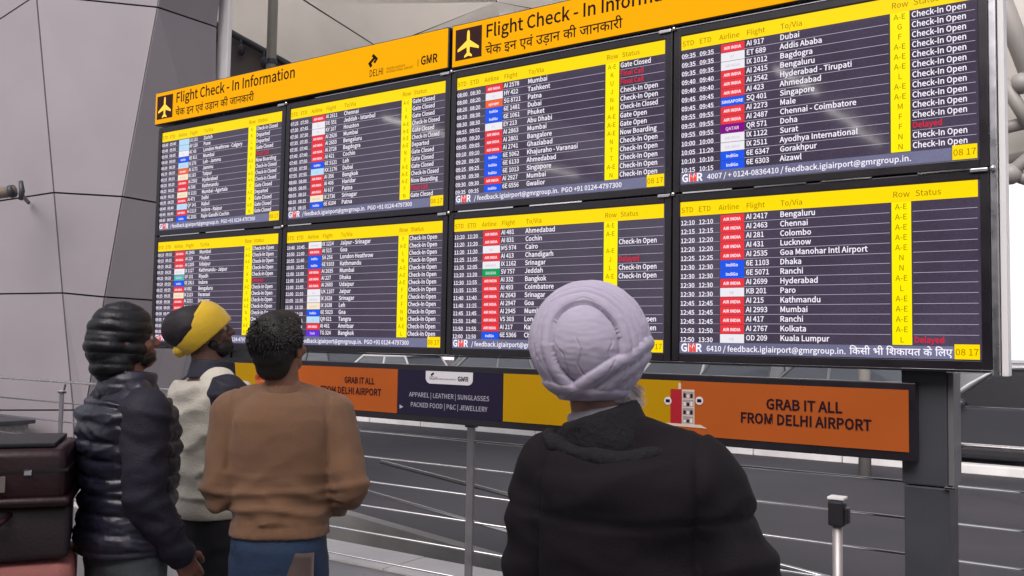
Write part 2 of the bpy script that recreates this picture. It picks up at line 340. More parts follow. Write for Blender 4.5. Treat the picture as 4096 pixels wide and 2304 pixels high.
# ------------------------------------------------------------------ display board
PX, W_, H_ = 1.285042, 1.21, .679
Z0 = [1.558, 2.317]
AI = 'AIR INDIA'; IG = 'IndiGo'; AX = 'AIR INDIA EXPRESS'
def ST(c): return {'r': AI, 'b': IG}.get(c, '')
O = 'Check-In Open'; GC = 'Gate Closed'; CC = 'Check-In Closed'; DL = '!Delayed'; FC = '!Final Call'; NB = 'Now Boarding'; GO = 'Gate Open'; AE = 'A-E'
def rows(s):
    out = []
    for l in s.strip().split('\n'):
        out.append([q.strip() for q in l.split('|')])
    return out
K = {'O': O, 'GC': GC, 'CC': CC, 'D': DL, 'F': FC, 'N': NB, 'G': GO, '': '', 'DP': 'Departed'}
DATA = {
 (3, 1): rows('''09:35|09:35|r|AI 917|Dubai|A-E|O
09:35|09:35|w|ET 689|Addis Ababa|G|O
09:35|09:35|w|IX 1012|Bagdogra|F|O
09:40|09:40|r|AI 2415|Bengaluru|A-E|O
09:40|09:40|r|AI 2542|Hyderabad - Tirupati|A-E|O
09:45|09:45|r|AI 423|Ahmedabad|A-E|O
09:45|09:45|b|SQ 401|Singapore|L|O
09:55|09:55|r|AI 2273|Male|A-E|O
09:55|09:55|r|AI 2487|Chennai - Coimbatore|A-E|O
09:55|09:55|p|QR 571|Doha|M|O
10:00|10:00|w|IX 1122|Surat|F|O
10:05|11:20|w|IX 2511|Ayodhya International|F|D
10:10|10:10|b|6E 6347|Gorakhpur|N|O
10:15|10:15|b|6E 6303|Aizawl|N|O'''),
 (3, 0): rows('''12:10|12:10|r|AI 2417|Bengaluru|A-E|
12:15|12:15|r|AI 2463|Chennai|A-E|
12:20|12:20|r|AI 281|Colombo|A-E|
12:20|12:20|r|AI 431|Lucknow|A-E|
12:25|12:25|r|AI 2535|Goa Manohar Intl Airport|A-E|
12:30|12:30|b|6E 1103|Dhaka|N|
12:30|12:30|b|6E 5071|Ranchi|N|
12:30|12:30|r|AI 2699|Hyderabad|A-E|
12:30|12:30|w|KB 201|Paro|L|
12:45|12:45|r|AI 215|Kathmandu|A-E|
12:45|12:45|r|AI 2993|Mumbai|A-E|
12:45|12:45|r|AI 417|Ranchi|A-E|
12:50|12:50|r|AI 2767|Kolkata|A-E|
12:50|13:30|w|OD 209|Kuala Lumpur|L|D'''),
 (2, 1): rows('''08:00|08:30|r|AI 2578|Mumbai|A-E|GC
08:00|08:20|w|HY 422|Tashkent|K|F
08:20|08:20|o|SG 8721|Patna|U|F
08:20|08:30|b|6E 1481|Dubai|J|O
08:30|08:30|b|6E 1061|Phuket|N|O
08:55|09:02|w|EY 213|Abu Dhabi|H|CC
09:00|09:20|r|AI 2863|Mumbai|A-E|G
09:05|09:05|r|AI 2801|Bangalore|A-E|G
09:10|09:10|r|AI 2741|Ghaziabad|A-E|N
09:20|09:20|b|6E 5062|Khajuraho - Varanasi|N|O
09:25|09:25|b|6E 6133|Ahmedabad|T|O
09:30|09:30|b|6E 1013|Singapore|T|O
09:30|09:30|r|AI 2927|Mumbai|A-E|O
09:35|09:35|b|6E 6556|Gwalior|N|O'''),
 (2, 0): rows('''11:20|11:20|r|AI 481|Ahmedabad|A-E|
11:20|11:20|r|AI 831|Cochin|A-E|
11:20|11:20|w|MS 974|Cairo||O
11:25|11:25|r|AI 413|Chandigarh|A-E|
11:25|12:05|w|IX 1162|Srinagar|J|D
11:20|11:20|g|SV 757|Jeddah|L|O
11:30|11:55|r|AI 332|Bangkok|A-E|O
11:35|11:35|r|AI 493|Coimbatore||
11:40|11:40|r|AI 2643|Srinagar||
11:40|11:15|r|AI 2947|Goa||
11:45|11:45|r|AI 2945|Mumbai||
11:50|11:40|r|VS 303|London|L|O
11:50|11:55|r|AI 217|Kathmandu|A-E|O
12:00|11:50|b|6E 5366|Chennai|N|'''),
 (1, 1): rows('''07:25|07:50|r|AI 2611|Chennai|A-E|GC
07:30|07:45|w|DE 551|Jeddah - Istanbul|I|GC
07:30|07:30|w|KY 107|Houston|K|GC
07:35|07:35|r|AI 2626|Mumbai|A-E|CC
07:35|07:40|r|AI 2653|Bengaluru|A-E|GC
07:40|07:40|r|AI 2728|Bagdogra|A-E|CC
07:45|07:50|r|AI 421|Cochin|A-E|DP
07:50|07:50|b|6E 5121|Leh|N|GC
07:55|07:55|l|KX 1176|Dubai|F|GC
08:00|08:00|r|AI 356|Bangkok|A-E|GC
08:05|08:05|r|AI 406|Haridar|A-E|CC
08:05|08:10|r|AI 617|Patna|A-E|N
08:10|08:15|c|IX 2736|Srinagar|F|F
08:15|08:15|b|6E 6104|Patna|N|GC'''),
 (1, 0): rows('''10:40|10:45|w|IX 1214|Jaipur - Srinagar|F|O
10:50|11:00|r|AI 515|Goa|A-E|O
10:55|11:40|b|SA 256|London Heathrow|L|O
10:55|10:55|b|6E 9103|Kathmandu|N|O
11:00|11:00|r|AI 2635|Mumbai|A-E|O
11:00|11:00|r|AI 227|Dhaka|A-E|O
11:00|11:05|r|AI 2683|Udaipur|A-E|O
11:00|11:10|w|UK 1107|Jaipur|F|O
11:05|11:35|w|IX 2628|Srinagar|F|O
11:10|11:10|c|IX 1638|Leh|F|O
11:10|11:10|b|6E 5023|Goa|N|O
11:15|11:15|l|QR 621|Tangra|M|O
11:15|11:15|r|AI 461|Amritsar|A-E|O
11:15|11:15|v|TG 324|Bangkok|L|O'''),
 (0, 1): rows('''05:40|05:40|l|LX 131|Zurich|K|CC
05:45|05:55|l|AY 129|Pune|K|DP
05:55|06:05|w|AC 43|London Heathrow - Calgary|L|DP
06:00|06:00|b|6E 811|Mumbai|N|GC
06:00|06:20|l|IX 276|Leh - Jammu|F|F
06:10|06:10|o|AI 1171|Jammu|A-E|N
06:15|06:15|c|IX 163|Tatpur|F|CC
06:20|06:20|r|AI 2502|Hyderabad|A-E|CC
06:25|06:25|r|AI 506|Kathmandu|A-E|CC
06:30|06:30|c|IX 1151|Mumbai - Agartala|F|GC
06:35|06:35|r|AI 471|Delhi|A-E|DP
06:40|06:40|l|QP 141|Kabul|K|GC
06:45|06:45|r|AI 2113|Indore - Raipur|A-E|GC
06:45|06:50|b|6E 2031|Rajiv Gandhi Cochin|N|GC'''),
 (0, 0): rows('''09:10|09:15|r|AI 2906|Mumbai|A-E|O
09:15|09:15|r|AI 229|Phuket|A-E|O
09:15|09:25|r|AI 1205|Udaipur|A-E|O
09:20|09:20|w|IX 1127|Kathmandu - Jaipur|F|O
09:20|09:20|t|GF 131|Riyadh|K|O
09:20|09:20|b|6E 2811|Indore|N|D
09:25|09:25|r|AI 882|Bengaluru|A-E|O
09:25|09:25|c|IX 2123|Varanasi|F|O
09:30|09:30|r|AI 2211|Srinagar|A-E|O
09:30|09:35|r|AI 2411|Lucknow|A-E|O
09:30|09:35|b|6E 2317|Mumbai|N|O
09:35|09:35|b|6E 6211|Guwahati|N|O
09:35|09:35|r|AI 1411|Pune|A-E|O
09:35|09:35|r|AI 2231|Chennai|A-E|O''')}
TICK = {(3, 1): '4007 / + 0124-0836410 / feedback.igiairport@gmrgroup.in.', (3, 0): '6410 / feedback.igiairport@gmrgroup.in.', }
where = {(3, 1): 'flight screen headed by the 09:35 Dubai flight, top row, rightmost', (3, 0): 'flight screen headed by the 12:10 Bengaluru flight, bottom row, rightmost',
         (2, 1): 'flight screen with Tashkent and Abu Dhabi rows, top row, second from right', (2, 0): 'flight screen half hidden by the lilac turban, bottom row',
         (1, 1): 'flight screen under the small DELHI logo of the left sign', (1, 0): 'flight screen with a purple tile in its last row, bottom row, second from left',
         (0, 1): 'flight screen under the aeroplane icon of the left sign, top left corner', (0, 0): 'flight screen behind the yellow turban, bottom left corner'}
yF = -.030; yT = -.0325
for (c, r), data in DATA.items():
    X = c*PX; Z = Z0[r]
    t = wthing('display_screen', where[(c, r)], 'display screen', (X+W_/2, 0, Z), group='flight display screens on the board')
    # housing + bezel frame
    bobj('housing', B((X-.033, -.015, Z-.034), (X+W_+.033, .09, Z+H_+.034), .004), bezel_m, t)
    bm = bmesh.new()
    box(bm, (X-.034, -.036, Z-.036), (X-.001, -.0155, Z+H_+.036), .003); box(bm, (X+W_+.001, -.036, Z-.036), (X+W_+.034, -.0155, Z+H_+.036), .003)
    box(bm, (X-.0005, -.0355, Z-.036), (X+W_+.0005, -.0155, Z-.002), .003); box(bm, (X-.0005, -.0355, Z+H_+.002), (X+W_+.0005, -.0155, Z+H_+.036), .003)
    bobj('bezel', bm, bezel_m, t)
    bobj('panel', B((X, -.0285, Z), (X+W_, -.0158, Z+H_)), scr_panel, t)
    hz = Z+.614
    bobj('header_band', B((X+.001, yF, hz), (X+W_-.006, -.0286, Z+H_-.001)), scr_yel, t)
    bobj('row_band', B((X+.897, yF, Z+.053), (X+.969, -.0286, hz-.0005)), scr_band, t)
    bobj('ticker_band', B((X+.001, yF, Z+.001), (X+1.116, -.0286, Z+.050)), scr_tick, t)
    bobj('clock_box', B((X+1.118, yF-.0003, Z+.002), (X+1.222-.018, -.0286, Z+.058)), scr_yel, t)
    rp = (.614-.053)/14
    ln = bmesh.new()
    for i in range(1, 14):
        z = hz-i*rp
        if i % 1 == 0:
            box(ln, (X+.255, -.0292, z-.0011), (X+.890, -.0286, z+.0006)); box(ln, (X+.975, -.0292, z-.0011), (X+W_-.008, -.0286, z+.0006))
            box(ln, (X+.006, -.0292, z-.0008), (X+.185, -.0286, z+.0003))
    bobj('row_lines', ln, scr_line, t)['kind'] = 'stuff'
    bw = batch('white_lettering', scr_white, t); bi = batch('header_lettering', scr_ink, t); br = batch('red_lettering', scr_red_t, t)
    for s, x, dz in (('STD', .006, .016), ('ETD', .088, .016), ('Airline', .182, .016), ('Flight', .306, .016), ('To/Via', .455, .016), ('Row', .902, .018), ('Status', .985, .018)):
        text(bi, s, X+x, hz+dz, .034, y=yT)
    text(bi, '08 17', X+1.161, Z+.017, .036, 'CENTER', y=yT)
    text(bw, 'GMR', X+.008, Z+.010, .050, bold=.03, y=yT-.0004)
    tkx = TICK.get((c, r), '/ feedback.igiairport@gmrgroup.in.  PGO +91 0124-4797300')
    text(bw, tkx, X+.128, Z+.013, .034, y=yT, bold=.012)
    if (c, r) == (3, 0):
        text(bw, 'किसी भी शिकायत के लिए'.replace('कि', 'िक').replace('शि', 'िश').replace('लि', 'िल'), X+.735, Z+.013, .040, y=yT, bold=.01)
    lr = batch('logo_mark', logo_red, t); text(lr, 'M', X+.044, Z+.010, .050, bold=.035, y=yT-.0008)
    tw_ = batch('tile_lettering', scr_white, t); tr_ = batch('tile_lettering', mat('tile_grey_print', (.2, .2, .2), .4, emit=(.30, .25, .32)), t)
    for i, (std, etd, col, fl, to, rw, stt) in enumerate(data):
        z = hz-(i+1)*rp; zt = z+.0095
        zz = zt-.010 if c else zt-.004
        text(bw, std, X+.004, zz, .0295, y=yT, bold=.014); text(bw, etd, X+.090, zz, .0295, y=yT, bold=.014)
        text(bw, fl, X+.306, zt, .0325, y=yT, bold=.014, xs=.95); text(bw, to, X+.453, zt, .0335, y=yT, bold=.016)
        if rw: text(bi, rw, X+.933, zt, .032, 'CENTER', y=yT)
        s = K[stt]
        if s: text(br if s[0] == '!' else bw, s.lstrip('!'), X+.977, zt, .0335, y=yT, bold=.016, xs=.93 if len(s) < 15 else .85)
        bobj('airline_tile', B((X+.190, yF-.0004, z+.0012-.004), (X+.297, -.0286, z+rp-.0012-.004)), tile_m[col], t)
        if col in 'rob': text(tw_, {'r': AI, 'o': 'spicejet', 'b': IG}[col] if fl[:2] != 'SQ' else 'SINGAPORE', X+.243, z+.008, .0195, 'CENTER', y=yT, bold=.02)
        elif col in 'pgtv': text(tw_, {'p': 'QATAR', 'g': 'SAUDIA', 't': 'Gulf Air', 'v': 'THAI'}[col], X+.243, z+.008, .021, 'CENTER', y=yT)
        else: text(tr_, 'AIR INDIA' if fl[:2] == 'IX' else fl[:2], X+.243, z+.008, .017, 'CENTER', y=yT)

# mounting frame between and around the displays
t = wthing('steel_support', 'black steel support carrying the display screens, with silver strips standing in for edge reflections', 'support', (2.5, .1, 1.5))
bobj('back_plate', B((-.03, .095, 1.53), (5.09, .14, 3.03)), bezel_m, t)
bobj('cross_beam', B((-.03, -.01, 2.2725), (5.06, .094, 2.2805)), bezel_m, t)
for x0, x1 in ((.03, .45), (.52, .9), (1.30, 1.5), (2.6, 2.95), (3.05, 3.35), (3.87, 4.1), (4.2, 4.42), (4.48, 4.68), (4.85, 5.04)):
    bobj('edge_glint', B((x0, -.040, 2.2735), (x1, -.037, 2.2775+.002)), chrome, t)  # chrome pieces stand in for reflections along the frame edges
bobj('top_strip', B((1.5, -.037, 3.034), (5.08, -.030, 3.037)), alu, t)
for c in range(4):
    for z in (2.262, 3.022):
        bobj('latch', B((c*PX+W_-.03, -.047, z), (c*PX+W_+.03, -.037, z+.015), .003), alu, t)
        bm = bmesh.new(); ell(bm, (c*PX+W_+.045, -.042, z+.012), .010, 10); bobj('latch_knob', bm, chrome, t, True)
bobj('side_channel', B((5.10, -.03, 1.50), (5.125, .12, 3.6), .004), alu, t)
bobj('side_flange', B((5.128, .0, 1.50), (5.15, .10, 3.6), .003), white_paint, t)
bobj('side_channel', B((-.062, -.02, 1.52), (-.040, .12, 3.02), .003), bezel_m, t)
bobj('bottom_lip', B((-.03, -.03, 1.512), (5.09, .09, 1.519)), bezel_m, t)

# ------------------------------------------------------------------ illuminated header signs
def plane_icon(bm, cx, cz, s, y):
    pts = [(0, .46), (.04, .42), (.055, .30), (.055, .13), (.42, -.12), (.42, -.20), (.06, -.09), (.05, -.27), (.15, -.36), (.15, -.42), (0, -.375)]
    full = pts + [(-x, z) for x, z in reversed(pts[1:-1])]
    poly_prism(bm, [(cx+x*s, cz+z*s) for x, z in full], y-.001, y)
def header_sign(x0, x1, z0, z1, label, logos, tx, w):
    t = wthing('header_sign', label, 'sign', ((x0+x1)/2, 0, z0), group='yellow header signs above the screens')
    bobj('casing', B((x0-.008, -.05, z0-.008), (x1+.008, .12, z1+.008), .006), bezel_m, t)
    bobj('face', B((x0, -.056, z0), (x1, -.0505, z1), .002), sign_face, t)
    bobj('icon_plate', B((x0+.022, -.0585, z0+.028), (x0+.022+.172, -.0565, z1-.025), .006 if False else 0), icon_face, t)
    bm = bmesh.new(); plane_icon(bm, x0+.108, (z0+z1)/2-.004, .165, -.059); bobj('aeroplane_symbol', bm, sign_glyph, t)
    b = batch('lettering', ink, t)
    text(b, 'Flight Check - In Information', tx, z0+.122, .098, y=-.0575, bold=.018, xs=.985*w)
    text(b, 'चेक इन एवं उड़ान की जानकारी', tx+.002, z0+.031, .070, y=-.0575, bold=.012, xs=w*1.02)
    if logos:
        text(b, 'DELHI', 1.955, z0+.030, .058, y=-.0575, xs=.72, bold=.01)
        text(b, 'INDIRA GANDHI', 2.085, z0+.050, .021, y=-.0575); text(b, 'INTERNATIONAL AIRPORT', 2.085, z0+.032, .021, y=-.0575, xs=.85)
        text(b, 'GMR', 2.335, z0+.040, .068, y=-.0575, bold=.03, xs=.88)
        bm = bmesh.new()
        poly_prism(bm, [(1.945, z0+.110), (1.985, z0+.140), (2.0, z0+.130), (1.97, z0+.108), (1.978, z0+.093), (1.962, z0+.083)], -.0585, -.0575)
        bobj('logo_mark', bm, ink, t)
        bm = bmesh.new(); poly_prism(bm, [(1.985, z0+.112), (1.998, z0+.102), (2.02, z0+.128), (1.985, z0+.160), (1.970, z0+.148), (2.0, z0+.126)], -.0585, -.0575)
        bobj('logo_mark', bm, ink, t)
        bobj('divider', B((2.315, -.0585, z0+.035), (2.318, -.0575, z0+.075)), ink, t)
    return t
header_sign(-.055, 2.518, 3.058, 3.272, 'long yellow sign with DELHI and GMR logos at its right end', True, .172, 1.0)
header_sign(2.553, 5.085, 3.052, 3.272, 'long yellow sign cut by the top of the picture, right of the DELHI logo', False, 2.77, 1.0)

# ------------------------------------------------------------------ low advertising board
t = wthing('advertising_board', 'long low advertising board of orange, navy and yellow sections under the screens', 'advertising board', (2.3, 0, 1.18))
bobj('casing', B((.75, -.01, 1.160), (4.83, .06, 1.464), .004), bezel_m, t)
secs = [(.80, 1.30, ad_yel, 'yellow_panel'), (1.302, 2.184, ad_org, 'orange_panel'), (2.188, 2.888, ad_navy, 'navy_panel'), (2.892, 3.855, ad_yel, 'yellow_panel'), (3.857, 4.806, ad_org, 'orange_panel')]
for x0, x1, m, n in secs: bobj(n, B((x0, -.014, 1.196), (x1, -.0102, 1.436)), m, t)
b = batch('lettering', ad_ink, t)
text(b, 'GRAB IT ALL', 4.40, 1.333, .062, 'CENTER', y=-.0165, bold=.028, xs=.98)
text(b, 'FROM DELHI AIRPORT', 4.40, 1.270, .062, 'CENTER', y=-.0165, bold=.028, xs=.93)
text(b, 'GRAB IT ALL', 1.90, 1.347, .050, 'CENTER', y=-.0165, bold=.025, xs=.9)
text(b, 'FROM DELHI AIRPORT', 1.83, 1.285, .054, 'CENTER', y=-.0165, bold=.025, xs=.95)
b = batch('pale_lettering', ad_txt, t)
text(b, 'APPAREL | LEATHER | SUNGLASSES', 2.54, 1.292, .036, 'CENTER', y=-.0165, bold=.006, xs=1.0)
text(b, 'PACKED FOOD | P&C | JEWELLERY', 2.54, 1.238, .036, 'CENTER', y=-.0165, bold=.006, xs=1.0)
bm = bmesh.new(); poly_prism(bm, [(2.206, 1.244), (2.206, 1.222), (2.232, 1.233)], -.0165, -.0155); bobj('arrow_mark', bm, ad_txt, t)
bm = bmesh.new()
poly_prism(bm, [(2.386, 1.434), (2.70, 1.434), (2.70, 1.39), (2.692, 1.375), (2.675, 1.367), (2.412, 1.367), (2.395, 1.375), (2.386, 1.39)], -.0165, -.0145); bobj('plaque', bm, plaque_m, t)
b = batch('plaque_lettering', ad_ink, t)
text(b, 'DELHI', 2.412, 1.388, .026, y=-.0175, xs=.8); text(b, 'INTERNATIONAL AIRPORT', 2.468, 1.390, .011, y=-.0175); text(b, 'GMR', 2.602, 1.386, .036, y=-.0175, bold=.03)
bm = bmesh.new(); poly_prism(bm, [(2.42, 1.415), (2.436, 1.427), (2.446, 1.421), (2.432, 1.411), (2.427, 1.407)], -.0175, -.0168); bobj('logo_mark', bm, ad_ink, t)
# printed kiosk picture on the join
bobj('picture_red_tower', B((3.808, -.0172, 1.246), (3.862, -.0142, 1.398)), ad_red, t)
bobj('picture_shelf_tower', B((3.863, -.0170, 1.246), (3.922, -.0142, 1.398)), cream, t)
for i in range(4):
    z = 1.250+i*.0365; bobj('picture_shelf', B((3.867, -.0180, z), (3.918, -.0171, z+.031)), mat('print_grey', (.30, .25, .24), .6), t)
    for k in range(3): bobj('picture_item', B((3.871+k*.016, -.0186, z+.003), (3.882+k*.016, -.0181, z+.014+.012*random.random())), ad_ink if (i+k) % 2 else plaque_m, t)
bm = bmesh.new(); poly_prism(bm, [(3.766, 1.236), (3.79, 1.246), (3.95, 1.246), (3.98, 1.232)], -.0172, -.0142); bobj('picture_counter', bm, cream, t)
bobj('picture_mast', B((3.846, -.0172, 1.399), (3.858, -.0142, 1.425)), cream, t)
for cx, cz in ((3.795, 1.344), (3.945, 1.352)):
    bm = bmesh.new(); poly_prism(bm, [(cx+.018*math.cos(a*math.pi/10), cz+.018*math.sin(a*math.pi/10)) for a in range(20)], -.0176, -.0142); bobj('picture_badge', bm, plaque_m, t)
    bobj('badge_mark', B((cx-.010, -.0184, cz-.007), (cx+.010, -.0177, cz+.007)), ad_ink, t)
bm = bmesh.new(); cx, cz = 1.075, 1.35
poly_prism(bm, [(cx+(.062 if a % 2 else .05)*math.cos(a*math.pi/9), cz+(.062 if a % 2 else .05)*math.sin(a*math.pi/9)) for a in range(18)], -.0172, -.0142); bobj('burst_mark', bm, mat('burst_orange', (.55, .10, .01), .5), t)
b = batch('burst_lettering', ad_ink, t); text(b, 'DEALS', cx, cz-.012, .036, 'CENTER', y=-.0178, bold=.02)
flush_text()

# ------------------------------------------------------------------ pillars
for x0, x1, lab in ((4.765, 4.93, 'dark grey steel pillar right of the orange GRAB IT ALL panel'), (.52, .68, 'dark grey steel pillar hidden behind the men at the left end of the board')):
    t = wthing('steel_pillar', lab, 'pillar', ((x0+x1)/2, .15, 0), group='pillars holding up the display board')
    bobj('upper_post', B((x0, .062, 1.065), (x1, .26, 1.515), .006), steel_dark, t)
    bobj('lower_post', B((x0+.006, .068, .02), (x1+.006, .27, 1.06), .006), steel_dark, t)
    bobj('edge_strip', B((x1+.0005, .075, 1.07), (x1+.022, .25, 1.505), .003), mat('pillar_grey', (.12, .12, .125), .5), t)
    bobj('collar_bolt', B((x1-.01, .05, 1.058), (x1+.03, .064, 1.068), .002), chrome, t)
    bobj('base_plate', B((x0-.06, 0.0, 0), (x1+.06, .33, .018), .003), steel_dark, t)

# ------------------------------------------------------------------ railing
t = wthing('steel_railing', 'stainless railing with horizontal bars running behind the display board', 'railing', (1.5, .3, 0))
px = [-7.18, -5.80, -4.42, -3.04, -1.66, -.28, 1.10, 2.474, 3.823, 5.2, 6.58]
bobj('handrail', B((-8, .275, 1.200), (8, .325, 1.217), .006), steel_rail, t)
for z in (1.04, .889, .741, .595, .438, .28): bobj('bar', T([(-8, .30, z), (8, .30, z)], .0065, 8), chrome, t, True)
for x in px:
    bobj('post', B((x-.024, .275, .0), (x+.024, .288, 1.12), .002), mat('post_steel', (.30, .29, .30), .4, .85, var=.15, vscale=9), t)
    bm = bmesh.new(); box(bm, (x-.030, .262, 1.118), (x+.034, .30, 1.135), .003); tube(bm, [(x+.012, .29, 1.13), (x+.012, .30, 1.19)], .008, 8)
    bobj('post_cap', bm, steel_dark, t); bobj('cap_highlight', B((x-.028, .264, 1.1355), (x+.030, .298, 1.139)), white_paint, t)  # white plate stands in for the highlight on each cap
# sloping ramp railing beyond
t = wthing('ramp_railing', 'low sloping ramp rail descending to the right behind the railing', 'railing', (.8, 2.0, 0))
def sl(x, z0): return (x, 2.0, z0-(x+.2)*.104)
bobj('handrail', T([sl(-.2+.45, .612), sl(5.5, .612)], .016, 10), chrome, t, True)
bobj('bar', T([sl(-1.2, .335), sl(5.5, .335)], .014, 10), chrome, t, True)
for x in (3.4, 4.8): bobj('post', T([sl(x, .06), sl(x, .60)], .015, 10), steel_rail, t, True)
bm = bmesh.new(); vs0 = []
for x in (-2.5, 5.5):
    z = .11-(x+.2)*.086
    vs0.append([bm.verts.new((x, y, zz)) for y, zz in ((1.94, z), (2.06, z), (2.06, -.9), (1.94, -.9))])
for i in range(4): bm.faces.new((vs0[0][i], vs0[0][(i+1) % 4], vs0[1][(i+1) % 4], vs0[1][i]))
bm.faces.new(vs0[0]); bm.faces.new(vs0[1][::-1]); bobj('ramp_wall', bm, conc, t)

# ------------------------------------------------------------------ queue barrier post
t = wthing('queue_barrier_post', 'slim steel queue barrier post with black belt head, lower right', 'barrier post', (4.56, -.107, 0))
cx, cy = 4.56, -.107
bobj('base', T([(cx, cy, 0), (cx, cy, .015), (cx, cy, .04)], [.16, .16, .05], 28), steel_rail, t, True)
bobj('pole', T([(cx, cy, .03), (cx, cy, 0.915)], .019, 20), mat('pole_satin', (.42, .39, .38), .45, .6), t, True)
bm = bmesh.new(); box(bm, (cx-.030, cy-.034, 0.90), (cx+.030, cy+.03, 1.002), .012); bobj('belt_head', bm, mat('black_plastic', (.02, .018, .022), .35), t)
bobj('cap', B((cx-.032, cy-.032, 1.003), (cx+.032, cy+.032, 1.014), .004), white_paint, t)
bobj('belt_slot', B((cx-.012, cy-.0325, .960), (cx+.012, cy-.0305, .984)), mat('slot_pink', (.45, .25, .27), .5), t)
bobj('belt_cassette', B((cx+.0305, cy-.022, .912), (cx+.044, cy+.025, .975), .006), MATS['black_plastic'], t)

# ------------------------------------------------------------------ tube lamps in the hall behind the camera (they show as streaks in the screens)
lamp_m = mat('tube_light', (.9, .9, .9), .4, emit=(1, .97, .92), es=16.0)
nl = 0
for x, ys in ((2.45, (-5.6, -7.5, -8.7, -11.0)), (-2.6, (-5.1, -8.8, -11.2))):
    bb = wthing('lamp_beam', 'grey ceiling beam carrying tube lamps behind the viewer'+(' on the right' if x > 0 else ' on the left'), 'beam', (x, -8, 4.6))
    bobj('beam', B((x-.05, -14, 4.56), (x+.25, -4.6, 4.75), .01), truss_m, bb)
    for y in ys:
        L = 1.15; dx = .12*L/1.25
        t = wthing('tube_lamp', 'thin white tube lamp under the '+('right' if x > 0 else 'left')+' ceiling beam behind the viewer', 'lamp', (x, y, 4.5), group='tube lamps on the '+('right' if x > 0 else 'left')+' beam')
        bobj('tube', T([(x, y, 4.50), (x+dx, y-L, 4.50)], .022, 12), lamp_m, t, True)
        bobj('holder', B((x-.02, y-L, 4.53), (x+.05, y, 4.555)), white_paint, t)

